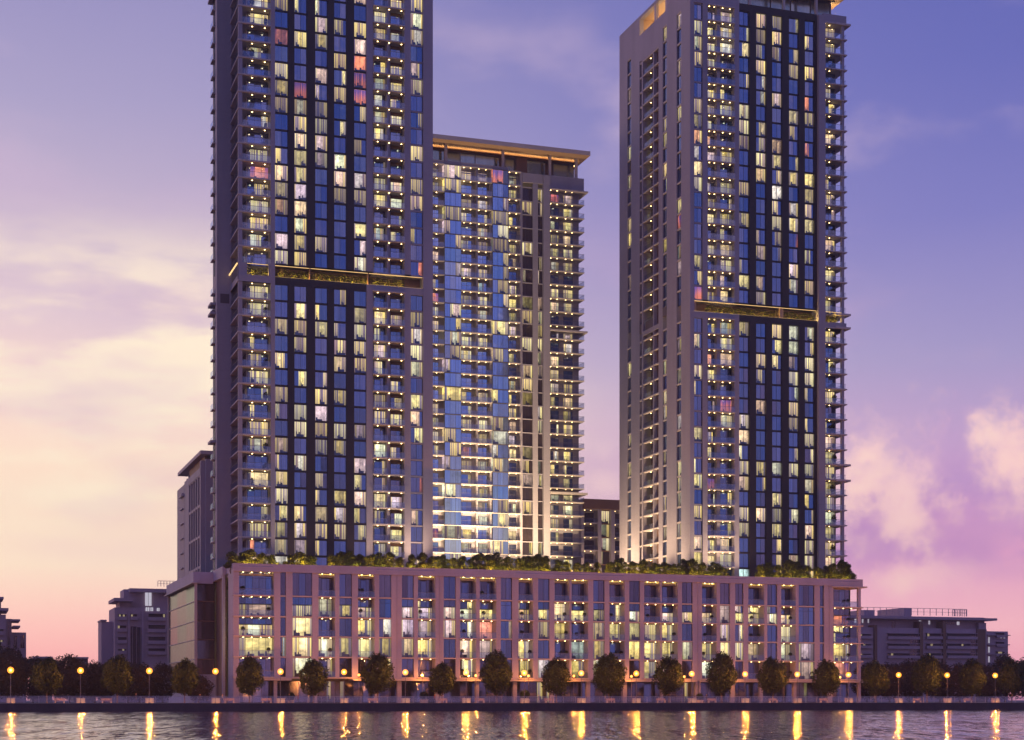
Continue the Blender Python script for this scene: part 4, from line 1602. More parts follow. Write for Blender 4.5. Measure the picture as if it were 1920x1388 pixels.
    for (q0, q1) in ((513.5, 520), (590, 595), (703, 709), (745, 753), (817, 823.5), (825, 832), (892, 898.5), (962.5, 969.5), (1031.5, 1039.5), (1100, 1107),
                     (1168, 1175.5), (1240, 1244), (1304, 1308.5), (1310, 1314), (1370, 1378), (1424.5, 1430.5), (1488, 1493.5), (1553, 1561)):
        mb = MB()
        fr.box(mb, a(q0), a(q1), -.8, -.02, 0, LV[0] - .003, 'stone_pink')
        mb.build('column', root)
    # canopy slab over the ground floor
    cs = MB()
    segs = [(441, 545), (660, 820), (832, 1105), (1110, 1240), (1245, 1303), (1312, 1430), (1432, 1626)]
    for (q0, q1) in segs:
        cs.box(a(q0), a(q1), YP - .9, YP + 2.6, LV[0] - .42, LV[0] - .13, 'slab')
    cs.build('entrance_canopy', root)
    st.box(X0 + .4, XE, YP + .1, YP + 2.6, LV[0] - .12, LV[0] - .004, 'slab')
    st.box(X0 + .4, XE, YP + 3.9, YP + 4.1, 0, LV[0], 'brown')
    # back walls
    st.box(X0, XE, YB - .4, YB, 0, ZT, 'stone_pink')
    # ---- stepped wings on the left
    Y1 = sy(424, X0)
    X1 = fx(416.7, Y1)
    Y2 = sy(399.4, X1)
    X2 = fx(364.8, Y2)
    Y3 = sy(314.3, X2)
    st.box(X1, X0 - .003, Y1 - .2, Y1 + 1.0, zH - .1, zPT, 'stone_pink')
    st.box(X1, X1 + 1.0, Y1 + 1.0, Y2, zH - .6, zPT, 'stone_pink')
    st.box(X1 + .05, X1 + .55, Y1, Y1 + .8, 0, zH - .1, 'stone_pink')
    st.box(X1 + .6, X1 + .9, Y1 + .9, Y2 - .1, 0, zH - .6, 'brown')
    wm = FR('f', Y1 + .5)
    for i in range(0, 6):
        z0, z1 = level(i)
        mb = MB()
        window(mb, wm, X1 + .55, X0 - .05, 0, z0 + .22, z1, 'off', rs, 1, 'glass_brown')
        prt.add('window', 90, mb)
        wm.box(st, X1 + .55, X0 - .05, -.3, .2, z0, z0 + .22, 'slab')
    st.box(X2, X1, Y2, Y2 + 1, zH - 1.0, zPT - .25, 'stone_pink')
    st.box(X2 - .25, X2 + 1, Y2 - .2, Y3, zH - .8, zPT - .25, 'stone_pink')
    st.box(X2 - .55, X2 + .4, Y2 - .4, Y3 + 1, zH - 1.02, zH - .803, 'slab')
    st.box(X2, X1 + 1, Y2 + 1, Y3, zPT - 1.6, zPT - 1.3, 'paving')
    # dark glazed recess
    f2 = FR('f', Y2 + 1.2)
    for i in range(1, 6):
        z0, z1 = level(i)
        mb = MB()
        window(mb, f2, X2 + .3, X1 + .5, 0, z0 + .15, z1, 'off', rs, 2, 'glass_brown')
        prt.add('window', 95, mb)
        f2.box(st, X2 + .3, X1 + .5, -.2, .1, z0, z0 + .15, 'brown')
    # tall glazed screen on the flank
    f3 = FR('l', X2 + .3)
    n = 3
    for i in range(1, 6):
        z0, z1 = level(i)
        z1 = min(z1, zH - 1.05)
        for j in range(n):
            y0 = Y2 + .3 + (Y3 - Y2 - .6) * j / n
            y1 = Y2 + .3 + (Y3 - Y2 - .6) * (j + 1) / n
            mb = MB()
            f3.rect(mb, y0, y1 - .02, 0, z0 + .14, z1, 'glass_screen', (rs.random(), rs.random(), .5))
            f3.box(mb, y0, y1 - .02, -.2, .12, z0, z0 + .14, 'slab')
            prt.add('glass_screen', 10, mb)
    st.box(X2 + .0, X2 + .5, Y2 + .0, Y2 + .3, LV[0], zH - 1.02, 'slab')
    st.box(X2 + .0, X2 + .5, Y3 - .3, Y3, 0, zH - 1.02, 'slab')
    st.box(X2 + .1, X1 + 1, Y2 + .8, Y3 + .0, -.0, LV[0] + .9, 'stone_pink')
    st.box(X2 + 1.0, X1 + .5, Y3 - .5, Y3, 0, ZT, 'stone_pink')
    st.build('stone_wall', root)
    prt.emit()
    return X2, Y2, X1


PX2, PY2, PX1 = podium()


# ================================================================ SMALLER BUILDINGS BEHIND
def low_left():
    rs = random.Random(3)
    Yl = 338.0
    root = thing('apartment_block', (fx(380, Yl) + 4, Yl + 15, 0), 'stone block behind the left tower with flat overhanging roof and blind wall', 'building')
    prt = Parts(root)
    fr = FR('f', Yl)
    a = fr.x
    st = MB()
    X0 = a(376)
    zt = zz(384, 862, Yl)
    zr = zz(376, 853, Yl)
    st.box(a(384.3), a(440), Yl - 1.2, Yl + 2, 0, zt, 'stone')
    st.box(X0 + .02, a(384.3), Yl - .012, Yl + 1, 0, zt - .2, 'stone')
    YE = sy(346, X0)
    fl = FR('l', X0)
    s = fl.x
    ztp = zt - 1.6
    colsw = [(374.2, 371.0), (369.8, 366.6), (365.4, 362.2), (361.2, 358.0), (357.0, 354.2)]
    last = Yl + .5
    ys = []
    for (q0, q1) in colsw:
        y0, y1 = s(q0), s(q1)
        ys.append((y0, y1))
    prev = Yl
    for (y0, y1) in ys + [(YE, YE)]:
        fl.box(st, prev, y0, -.8, 0, 0, ztp, 'stone')
        prev = y1
    nfl = 12
    for i in range(nfl):
        z1 = ztp - 1.6 - i * 6.2
        if z1 < 6:
            break
        for (y0, y1) in ys:
            mb = MB()
            window(mb, fl, y0, y1, -.35, z1 - 5.7, z1, 'off', rs, 1, 'glass_brown')
            prt.add('window', 5, mb)
            fl.box(st, y0, y1, -.8, -.05, z1, z1 + .5, 'slab')
    fl.box(st, Yl, YE, -.8, .03, ztp - 1.4, ztp + .003, 'stone')
    # far volume with small balconies
    f2 = FR('f', YE)
    x2 = fx(348.5, YE)
    zb = zz(340, 908, YE)
    st.box(x2, X0 - .02, YE, YE + 12, 0, zb, 'stone')
    for i in range(15):
        z = zb - 2 - 3.2 * i
        if z < 4:
            break
        mb = MB()
        mb.box(x2 - .7, x2 - .003, YE + 1.0, YE + 5, z, z + .2, 'slab')
        prt.add('balcony', 1, mb)
    st.box(x2 - .9, x2, YE + .3, YE + 5, zz(335, 930, YE), zz(335, 926, YE), 'slab')
    st.box(x2 - .9, x2, YE + .3, YE + 5, zz(335, 1088, YE), zz(335, 1082, YE), 'slab')
    st.box(fx(350.5, YE), fx(354, YE), YE + .2, YE + .8, zb, zz(346, 897, YE), 'slab')
    rf = MB()
    xo = fx(376, Yl - 1.5)
    ye = sy(333, xo)
    rf.box(xo, a(440), Yl - 1.5, ye, zr, zr + .7, 'slab')
    rf.build('roof', root)
    st.box(X0 + 1.0, X0 + 1.5, Yl + 1, YE, ztp, zr, 'brown')
    st.box(X0 + .8, a(440), YE - .5, YE, 0, zt, 'stone')
    st.build('stone_wall', root)
    prt.emit()


low_left()


def brown_block():
    rs = random.Random(4)
    Yb = 384.0
    fr = FR('f', Yb)
    a = fr.x
    root = thing('apartment_block', (a(1130), Yb + 8, 0), 'low brown building seen in the gap between middle and right towers', 'building')
    prt = Parts(root)
    st = MB()
    zt = zz(1120, 937, Yb)
    st.box(a(1091), a(1190), Yb - .9, Yb + 16, zt - 2.4, zt, 'brown')
    st.box(a(1088.5), a(1093.5), Yb - .5, Yb + 15, 0, zt - .3, 'stone')
    for (q0, q1) in ((1119.8, 1126.5), (1144.7, 1151.5)):
        fr.box(st, a(q0), a(q1), -1.5, .5, 0, zt - 2.4, 'stone')
    fb = FR('f', Yb + 1.2)
    t = zt - 2.6
    P = 25.6 * dep(1120, Yb) / 3127.0
    i = 0
    while t > ZT - 3:
        for (q0, q1, dl) in ((1094, 1119.8, (1097, 1108.5)), (1151.5, 1176, (1154, 1165))):
            slab = MB()
            slab.box(a(q0), a(q1), Yb - .4, Yb + 1.4, t - .01, t + .22, 'stone')
            prt.add('balcony', 5, slab, [('railing', rail(fr, a(q0), a(q1), .3, t + .22 - P))] + [downlight(fr, a(q), -.3, t - .01) for q in dl])
            mb = MB()
            window(mb, fb, fx(q0 + 2, Yb + 1.2), fx(q0 + 19, Yb + 1.2), 0, t - P + .3, t - .6, 'off', rs, 2, 'glass_brown')
            prt.add('window', 5, mb)
            fb.box(st, a(q0), a(q1), -.4, -.05, t - P, t, 'stone')
        mb = MB()
        window(mb, fr, a(1126.5), a(1144.7), -.8, t - P + .2, t, pick(rs, .4), rs, 3, 'glass_brown', room='room_dim')
        prt.add('window', 6, mb)
        fr.box(st, a(1126.5), a(1144.7), -1.4, -.6, t, t + .2, 'brown')
        t -= P
    st.box(a(1093.5), a(1190), Yb + 14, Yb + 15, 0, zt - 2.4, 'brown')
    st.build('stone_wall', root)
    prt.emit()


brown_block()


def far_block(name_label, Yb, px0, px1, pyt, vols, roofs, opens, lights=(), rails=(), depth=26, cat='building', litm='far_window'):
    """A distant block: volumes, overhanging roofs, balconies backed by flat dark sheets, window strips."""
    fr = FR('f', Yb)
    a = fr.x
    root = thing('apartment_block', (a((px0 + px1) / 2), Yb + depth / 2, 0), name_label, cat)
    prt = Parts(root)
    for (q0, q1, t, dy, m) in vols:
        mb = MB()
        mb.box(fx(q0, Yb + dy), fx(q1, Yb + dy), Yb + dy, Yb + dy + depth * (.6 if dy > 1 else 1), 0, zz((q0 + q1) / 2, t, Yb + dy), m)
        mb.build('wall', root)
    for (q0, q1, t, th, dy, dd) in roofs:
        mb = MB()
        z = zz(q0, t, Yb + dy)
        mb.box(fx(q0, Yb + dy), fx(q1, Yb + dy), Yb + dy, Yb + dy + dd, z - th, z, 'far_wall')
        mb.build('roof', root)
    for (q0, q1, t, b, kind, dy) in opens:
        x0, x1 = fx(q0, Yb + dy), fx(q1, Yb + dy)
        z1, z0 = zz(q0, t, Yb + dy), zz(q0, b, Yb + dy)
        f = FR('f', Yb + dy)
        mb = MB()
        if kind == 'b':
            f.box(mb, x0, x1, .02, .9, z0 - .12, z0 + .75, 'far_wall')
            f.box(mb, x0, x1, .02, .9, z1, z1 + .15, 'far_wall')
            f.rect(mb, x0 + .2, x1 - .2, .03, z0, z1, 'far_dark', (.3, .2, .1))
            prt.add('balcony', (x1 - x0), mb)
        else:
            f.rect(mb, x0, x1, .04, z0, z1, 'glass_brown', (.3, .2, .1))
            n = max(2, int((x1 - x0) / .8))
            for i in range(n + 1):
                c = x0 + (x1 - x0) * i / n
                f.box(mb, c - .04, c + .04, .05, .12, z0, z1, 'far_wall')
            prt.add('window', (x1 - x0), mb)
    rr_ = random.Random(int(px0) + 99)
    extra = []
    for (q0, q1, t, b, kind, dy) in opens:
        if kind == 'b' and q1 - q0 > 12:
            for _ in range(2):
                if rr_.random() < .45:
                    c = rr_.uniform(q0 + 1, q1 - 5)
                    f = FR('f', Yb + dy)
                    mb = MB()
                    f.rect(mb, fx(c, Yb + dy), fx(c + 3.2, Yb + dy), .045, zz(q0, b, Yb + dy) + .75, zz(q0, t, Yb + dy) - .05, 'far_window_warm', (.2, .5, .5))
                    f.box(mb, fx(c + 1.5, Yb + dy), fx(c + 1.7, Yb + dy), .05, .07, zz(q0, b, Yb + dy) + .75, zz(q0, t, Yb + dy) - .05, 'frame')
                    prt.add('lit_window', 5, mb)
    for (q0, q1, t, b, dy) in lights:
        mb = MB()
        f = FR('f', Yb + dy)
        f.rect(mb, fx(q0, Yb + dy), fx(q1, Yb + dy), .08, zz(q0, b, Yb + dy), zz(q0, t, Yb + dy), litm, (0.2, .5, .5))
        f.box(mb, fx((q0 + q1) / 2, Yb + dy) - .04, fx((q0 + q1) / 2, Yb + dy) + .04, .09, .12, zz(q0, b, Yb + dy), zz(q0, t, Yb + dy), 'frame')
        prt.add('lit_window', 5, mb)
    for (q0, q1, t, b, dy, n) in rails:
        mb = MB()
        x0, x1 = fx(q0, Yb + dy), fx(q1, Yb + dy)
        z0, z1 = zz((q0 + q1) / 2, b, Yb + dy), zz((q0 + q1) / 2, t, Yb + dy)
        for i in range(n + 1):
            c = x0 + (x1 - x0) * i / n
            mb.box(c - .07, c + .07, Yb + dy, Yb + dy + .14, z0, z1, 'far_wall')
        mb.box(x0, x1, Yb + dy, Yb + dy + .14, z1, z1 + .12, 'far_wall')
        mb.box(x0, x1, Yb + dy + .03, Yb + dy + .10, (z0 + z1) / 2, (z0 + z1) / 2 + .08, 'far_wall')
        mb.build('roof_railing', root)
    prt.emit()
    return root


# block left of the podium
op = []
for i, (t, b) in enumerate(((1152, 1162), (1173, 1184), (1195, 1206), (1217, 1226))):
    op.append((220, 238, t, b, 'b', 0))
    if i == 0:
        op.append((244, 258, t, b, 'b', 0))
    op.append((277, 311, t - 1, b + 1, 'b', 0))
op += [(245, 257, 1175, 1255, 'w', 0), (248, 264, 1176, 1255, 'w', -.3)]
far_block('mid rise block left of the podium with stepped overhanging roofs', 430.0, 180, 330, 1100,
          [(215, 330, 1140, 0, 'far_wall'), (232, 330, 1106, 6, 'far_wall'), (190, 216, 1166, 5, 'far_wall'), (224, 243, 1126, 2, 'far_wall'), (240, 244, 1145, -.6, 'far_wall'), (266, 270, 1145, -.6, 'far_wall')],
          [(214, 250, 1121, .8, -1.5, 16), (243, 335, 1103, .9, 3, 20), (189, 200, 1162, .4, 4.5, 10)],
          op, [(272, 284, 1111, 1136, 5.5), (273, 280, 1139, 1146, -.2), (282, 287, 1139, 1146, -.2), (294, 299, 1140, 1146, -.2)], [(296, 330, 1090, 1100, 10, 6)], depth=16)
far_block('narrow edge of stepped block with thin canopies at far left', 400.0, -30, 48, 1110,
          [(-60, 11, 1152, 0, 'far_wall'), (-60, 22, 1160, 2, 'far_wall'), (22, 49, 1186, 4, 'far_wall'), (-60, 2, 1126, 6, 'far_wall')],
          [(-60, 7, 1118, .5, 4, 14), (-60, 16, 1139, .6, -1, 16), (18, 38, 1161, .4, 1, 12), (24, 38, 1173, .4, 2, 12)],
          [(-20, 8, 1180, 1190, 'b', 0), (-20, 8, 1200, 1210, 'b', 0), (26, 32, 1192, 1215, 'w', 4), (38, 46, 1192, 1215, 'w', 4), (14, 20, 1165, 1210, 'w', 2)])
far_block('plain dark low box on the left skyline, nearer the far left edge', 470.0, 64, 98, 1232, [(64, 98, 1232, 0, 'far_dark')], [(63, 99, 1231, .5, -.5, 20)], [(70, 92, 1240, 1250, 'w', 0)])
far_block('dark low box on the left skyline beside a round tree', 480.0, 140, 165, 1233, [(140, 165, 1233, 0, 'far_dark'), (166, 180, 1254, 1, 'far_dark')], [(139, 166, 1232, .5, -.5, 20)], [(145, 160, 1241, 1250, 'w', 0)])
# long block on the right
op = []
for (t, b) in ((1189, 1197), (1208, 1215), (1226, 1233)):
    op += [(1607, 1634, t, b, 'b', 0), (1663, 1722, t - 1, b + 1, 'b', 0), (1735, 1765, t - 1, b + 1, 'b', 0), (1774, 1830, t - 1, b + 1, 'b', 0)]
op += [(1706, 1722, 1192, 1230, 'w', -.0), (1820, 1828, 1192, 1230, 'w', 0), (1672, 1678, 1165, 1178, 'w', 3), (1760, 1790, 1166, 1170, 'w', 3),
       (1866, 1884, 1187, 1195, 'b', 8), (1866, 1884, 1204, 1212, 'b', 8), (1866, 1884, 1222, 1230, 'b', 8)]
far_block('long low block right of the podium with flat roof and rooftop railings', 440.0, 1600, 1890, 1150,
          [(1590, 1850, 1178, 0, 'far_wall'), (1590, 1846, 1156, 3, 'far_wall'), (1848, 1890, 1184, 8, 'far_wall'), (1835, 1849, 1168, 1.5, 'far_wall'), (1695, 1709, 1140, 9, 'far_wall'), (1620, 1640, 1144, 9, 'far_wall'),
           (1640, 1645, 1172, -.7, 'brown'), (1725, 1731, 1165, -.7, 'brown'), (1768, 1774, 1165, -.7, 'brown'), (1832, 1848, 1180, -.5, 'brown')],
          [(1590, 1870, 1154.5, .7, 0, 22), (1852, 1895, 1190, .25, 7, 10), (1852, 1894, 1208, .25, 7, 10), (1852, 1894, 1226, .25, 7, 10)],
          op, [(1602, 1609, 1161, 1168, 2.9), (1616, 1618.5, 1161, 1168, 2.9), (1627, 1629, 1161, 1168, 2.9), (1723, 1727, 1164, 1171, 2.9), (1741, 1743.5, 1164, 1171, 2.9),
               (1794, 1798.5, 1166, 1172, 2.9), (1853, 1855.5, 1195, 1206, 7.9), (1853, 1855.5, 1213, 1224, 7.9), (1853, 1855.5, 1231, 1242, 7.9),
               (1876, 1878, 1194, 1197, 7.9), (1882, 1884, 1194, 1197, 7.9), (1876, 1878, 1229, 1232, 7.9), (1882, 1884, 1229, 1232, 7.9)],
          [(1615, 1813, 1141, 1154, 5, 17), (1786, 1812, 1144, 1156, 4, 8)])

# ================================================================ STREET LAMPS
LX = [20, 151, 280, 404, 526, 645, 760, 874, 983, 1090, 1193, 1297, 1397, 1495, 1591, 1685, 1776, 1866]
YL = YQ + 1.5
zl = zz(974, 1262, YL)


def make_lamp(loc, label, h=5.3, r=.52, m='street_light', group='street lamps along the quay'):
    root = thing('street_lamp', loc, label, 'street lamp', group)
    l = bpy.data.lights.new('lamp_bulb', 'POINT')
    l.energy = 2900 if m == 'street_light' else 420
    l.color = (1.0, .31, .05)
    l.shadow_soft_size = r * .22
    lo = bpy.data.objects.new('lamp_bulb', l)
    COL.objects.link(lo)
    lo.parent = root
    lo.location = (0, 0, h)
    p = MB()
    p.cyl(0, 0, 0, .25, .16, .13, 'metal', 10)
    p.cyl(0, 0, .25, h - .35, .06, .045, 'metal', 8)
    p.build('pole', root, org=(0, 0, 0))
    b = MB()
    b.ball((0, 0, h), r, m, 14, 9, 1.0)  # oversized orange shell, its glow stands in for the halo round the lamp
    b.build('globe', root, org=(0, 0, 0), smooth=True)
    bb = MB()
    bb.ball((0, 0, h), r * .38, 'bulb', 10, 7, 1.0)
    bb.build('bulb', root, org=(0, 0, 0), smooth=True)
    c = MB()
    c.cyl(0, 0, h - .52, h - .46, .06, .18, 'metal', 10)
    c.cyl(0, 0, h + r * .93, h + r + .08, .15, .03, 'metal', 10)
    c.build('collar', root, org=(0, 0, 0))
    return root


L0 = None
ends = {0: 'at the far left edge of the quay', 3: 'just left of the podium corner', 14: 'at the right corner of the podium', 17: 'nearest the right edge of the quay'}
for i, px in enumerate(LX):
    lab = 'glowing orange globe lamp on slim pole, ' + (ends.get(i) or nth(i + 1) + ' from the left along the quay')
    loc = (fx(px, YL), YL, 0)
    if L0 is None:
        L0 = make_lamp(loc, lab, zl)
    else:
        copy_thing(L0, loc, lab)
SX = [673, 792, 892, 991, 1076, 1184, 1283, 1378, 1470, 1575]
S0 = None
for i, px in enumerate(SX):
    Yl2 = YP - 2.2
    lab = 'smaller orange lamp close to the podium front, ' + nth(i + 1) + ' of its row from the left'
    loc = (fx(px, Yl2), Yl2, 0)
    if S0 is None:
        S0 = make_lamp(loc, lab, zz(892, 1267, Yl2), .26, 'small_light', 'small lamps along the podium front')
    else:
        copy_thing(S0, loc, lab)

# ================================================================ PLANTERS, BENCHES, RAILING
Q0 = None
for i, px in enumerate(LX):
    Yp = YQ + 3.1
    loc = (fx(px + .5, Yp), Yp, 0)
    lab = 'pale stone box lit orange by a lamp, ' + nth(i + 1) + ' from the left on the quay'
    if Q0 is None:
        Q0 = thing('planter_box', loc, lab, 'planter', 'stone boxes under the street lamps')
        mb = MB()
        mb.box(-.72, .72, -.45, .45, 0, .06, 'concrete')
        mb.box(-.66, .66, -.4, .4, .06, .82, 'planter')
        mb.box(-.70, .70, -.44, -.32, .82, .92, 'planter')
        mb.box(-.70, .70, .32, .44, .82, .92, 'planter')
        mb.box(-.70, -.58, -.32, .32, .82, .92, 'planter')
        mb.box(.58, .70, -.32, .32, .82, .92, 'planter')
        mb.build('box', Q0, org=(0, 0, 0))
        e = MB()
        e.box(-.58, .58, -.32, .32, .80, .87, 'earth')
        e.build('soil', Q0, org=(0, 0, 0))
    else:
        copy_thing(Q0, loc, lab)
    lamp('planter_light', (loc[0], Yp - 1.15, .28), 34, (1.0, .42, .09), .12)

B0 = None
for i, px in enumerate([112, 200, 430, 500, 700, 830, 900, 1030, 1145, 1240, 1335, 1450, 1545, 1720, 1815]):
    Yp = YQ + 4.4
    loc = (fx(px, Yp), Yp, 0)
    lab = 'low stone and timber bench behind the railing, ' + nth(i + 1) + ' bench from the left'
    if B0 is None:
        B0 = thing('park_bench', loc, lab, 'bench', 'benches on the promenade')
        mb = MB()
        for k in range(5):
            mb.box(-.9, .9, -.24 + k * .1, -.16 + k * .1, .43, .47, 'soffit')
        mb.build('seat', B0, org=(0, 0, 0))
        for sx in (-.7, .7):
            mb = MB()
            mb.box(sx - .08, sx + .08, -.22, .22, 0, .43, 'planter')
            mb.build('leg', B0, org=(0, 0, 0))
        mb = MB()
        for k in range(3):
            mb.box(-.9, .9, .26, .30, .56 + k * .12, .64 + k * .12, 'soffit')
        mb.box(-.74, -.68, .25, .29, .43, .9, 'metal')
        mb.box(.68, .74, .25, .29, .43, .9, 'metal')
        mb.build('backrest', B0, org=(0, 0, 0))
    else:
        copy_thing(B0, loc, lab)

YR = YQ + .28
rx0, rx1 = fx(-40, YR), fx(1960, YR)
rl = thing('quay_railing', ((rx0 + rx1) / 2, YR, .12), 'long metal railing with glass infill along the water edge', 'railing')
mb = MB()
mb.box(rx0, rx1, YR - .035, YR + .035, 1.17, 1.24, 'rail_metal')
mb.build('handrail', rl)
mb = MB()
npost = 88
for i in range(npost):
    x = rx0 + (rx1 - rx0) * i / (npost - 1)
    p = MB()
    p.box(x - .035, x + .035, YR - .03, YR + .03, .12, 1.17, 'rail_metal')
    p.box(x - .08, x + .08, YR - .07, YR + .07, .12, .15, 'rail_metal')
    p.build('post', rl)
    if i:
        xa = rx0 + (rx1 - rx0) * (i - 1) / (npost - 1) + .09
        for k in range(5):
            mb.box(xa, x - .09, YR - .008, YR + .008, .32 + k * .17, .34 + k * .17, 'rail_metal')
mb.build('wire_infill', rl)
gi = MB()
gi.quad([(rx0, YR + .012, .22), (rx1, YR + .012, .22), (rx1, YR + .012, 1.1), (rx0, YR + .012, 1.1)], 'glass_rail', None, (0, 0, 0), (0, -1, 0))
gi.build('glass_infill', rl)

# ================================================================ TREES ON THE PROMENADE
TX = [(88, 52), (220, 58), (346, 56), (468, 58), (587, 60), (708, 58), (829, 50), (931, 60), (1043, 56), (1142, 60), (1254, 54), (1353, 58), (1449, 56),
      (1549, 52), (1642, 52), (1738, 56), (1822, 50), (1897, 54)]
YTR = YQ + 6.5
protos = []
for k in range(5):
    protos.append(None)
spots = {0: 'far left, first', 3: 'in front of the podium left corner'}
for i, (px, wd) in enumerate(TX):
    k = (0, 1, 2, 3, 4, 1, 0, 3, 2, 4, 1, 3, 0, 4, 2, 1, 3, 0)[i]
    Yt_ = YTR + (0.4 if i % 2 else -.3)
    loc = (fx(px, Yt_), Yt_, 0)
    w_m = wd * dep(px, Yt_) / 3127.0
    lab = 'dense round crowned tree, ' + nth(i + 1) + ' from the left in the row behind the quay railing'
    if protos[k] is None:
        protos[k] = make_tree('street_tree', (7.6, 7.9, 7.3, 8.0, 7.6)[k], (2.5, 2.6, 2.4, 2.45, 2.6)[k], 100 + k * 7, 'leaf', 7000, .18, 1.5, loc, lab, 'tree', 'street trees behind the railing')
        protos[k].rotation_euler[2] = 0
    else:
        copy_thing(protos[k], loc, lab, rz=rng.uniform(0, 6.28), scale=w_m / 5.0 if i > 3 else .95)

# dark trees behind the promenade at both ends
FT = [(20, 62, 1208), (-15, 60, 1200), (62, 60, 1228), (104, 60, 1234), (130, 62, 1224), (178, 60, 1240), (262, 60, 1240), (305, 50, 1243), (196, 50, 1246), (240, 44, 1244),
      (372, 44, 1262), (1625, 60, 1243), (1668, 64, 1240), (1705, 60, 1237), (1762, 66, 1238), (1800, 56, 1243), (1850, 64, 1242), (1885, 60, 1226), (1925, 70, 1230)]
FP = [None, None]
for i, (px, wd, py) in enumerate(FT):
    Yf = 312.0 + (i % 3) * 5 if px < 400 else 304 + (i % 3) * 4
    if px < 400 and px > 330:
        Yf = 296.0
    h = zz(px, py, Yf)
    loc = (fx(px, Yf), Yf, 0)
    k = i % 2
    end = 'left' if px < 400 else 'right'
    num = i + 1 if px < 400 else i - 10
    lab = 'dark bushy background tree in the belt ' + ('left' if end == 'left' else 'right') + ' of the podium, ' + nth(num) + ' of that belt'
    if FP[k] is None:
        FP[k] = (make_tree('background_tree', h, 3.4, 300 + k, 'leaf_far', 4600, .26, .6, loc, lab, 'tree', 'dark tree belt beside the podium'), h)
    else:
        r, h0 = FP[k]
        c = copy_thing(r, loc, lab, rz=rng.uniform(0, 6.28))
        c.scale = (wd / 60.0 * 1.0, wd / 60.0, h / h0)

# ================================================================ SHRUBS ON THE PODIUM ROOF
YS = YP + 2.9
SH = [(434, 27), (452, 26), (470, 33), (492, 26), (511, 23), (546, 24), (562, 30), (580, 24),
      (622, 26), (640, 32), (657, 34), (674, 28), (692, 25), (712, 32), (730, 33), (750, 24),
      (772, 30), (792, 34), (812, 27), (832, 30), (850, 25), (868, 29), (886, 26), (900, 35), (915, 33), (933, 37), (952, 30), (972, 27),
      (992, 32), (1008, 36), (1024, 33), (1044, 26), (1062, 23), (1082, 21), (1102, 22), (1120, 23), (1146, 24), (1166, 32), (1186, 26), (1206, 30),
      (1226, 24), (1246, 26), (1264, 23), (1280, 33), (1298, 34), (1318, 27), (1336, 28), (1354, 19),
      (1424, 25), (1442, 30), (1460, 26), (1480, 36), (1496, 33), (1514, 26), (1532, 24), (1548, 26), (1562, 31), (1578, 38), (1592, 30)]
SP_ = [None] * 3


def make_shrub(seed, loc, label):
    rs = random.Random(seed)
    root = thing('terrace_shrub', loc, label, 'shrub', 'shrubs on the podium roof')
    st_ = MB()
    lobes = []
    for i in range(15):
        a = rs.uniform(0, 6.28)
        r = rs.uniform(.1, 1.05)
        z = rs.uniform(1.9, 4.0) - r * .5
        lc = (r * math.cos(a) * 1.15, r * math.sin(a) * .8, z)
        lobes.append((lc, rs.uniform(.5, .85)))
        if i < 7:
            st_.tube((0.1 * math.cos(a), .1 * math.sin(a), 0), (lc[0] * .8, lc[1] * .8, lc[2]), .05, .015, 'bark', 5)
    lobes.append(((0.1, 0, 3.95), .5))
    st_.build('stem', root, org=(0, 0, 0))
    cw = MB()
    leaf_cloud(cw, (0, 0, 1.4), 1.2, 3200, .15, 'leaf_terrace' if seed != 501 else 'leaf_dark', rs, lobes=lobes, shell=.3)
    cw.build('foliage', root, org=(0, 0, 0))
    return root


for i, (px, hp) in enumerate(SH):
    zb = ZT - .02
    y_ = YS + (.5 if i % 2 else -.2)
    top = zz(px, 1312 - (1312 - (1060 + (px - 438) * (27 / 1177.0))) - hp, y_)
    hgt = top - zb
    loc = (fx(px, y_), y_, zb)
    k = i % 3
    lab = 'uplit green shrub on the podium roof edge, ' + nth(i + 1) + ' from the left'
    if SP_[k] is None:
        SP_[k] = make_shrub(500 + k, loc, lab)
        c = SP_[k]
    else:
        c = copy_thing(SP_[k], loc, lab, rz=rng.uniform(0, 6.28))
    f = hgt / 4.5
    c.scale = (max(1.0, f * 1.15), max(.8, f * .9), f)
# warm planting lights hidden behind the parapet
for i in range(46):
    px = 440 + i * 25.4
    y_ = YP + 1.12
    lamp('planting_uplight', (fx(px, y_), y_, zPT - .08), (300, 620, 420, 760)[i % 4], (1.0, .66, .09), .2)
# floodlights at the feet of the towers
for (px, Y_, wt, tx) in ((845, YM - 5, 14000, 0), (885, YM - 5, 17000, 0), (925, YM - 5, 15000, 0), (985, YM - 5, 13000, 0), (1050, YM - 5, 17000, 0)):
    lamp('facade_floodlight', (fx(px, Y_ - 9), Y_ - 9, ZT + .6), wt * 4.4, (1.0, .70, .36), .4, 'SPOT', (R(150), 0, 0), R(70), .9)
lamp('facade_floodlight', (fx(1125, 378), 376, ZT + .6), 12000, (1.0, .62, .34), .4, 'SPOT', (R(160), 0, 0), R(80), .9)
X0R = fx(1293.5, YT)
for (yy, wt) in ((YT + 4, 5200), (YT + 14, 7500), (YT + 26, 9000), (YT + 34, 9000)):
    lamp('facade_floodlight', (X0R - 6.5, yy, ZT + .6), wt * 3.0, (1.0, .68, .36), .4, 'SPOT', (0, R(-168), 0), R(100), .9)
for px, wt in ((1350, 1100), (1400, 700), (785, 1100), (690, 600), (560, 450)):
    lamp('facade_floodlight', (fx(px, YT - 5.2), YT - 5.2, ZT + .5), wt * 12, (1.0, .66, .38), .4, 'SPOT', (R(170), 0, 0), R(90), .9)

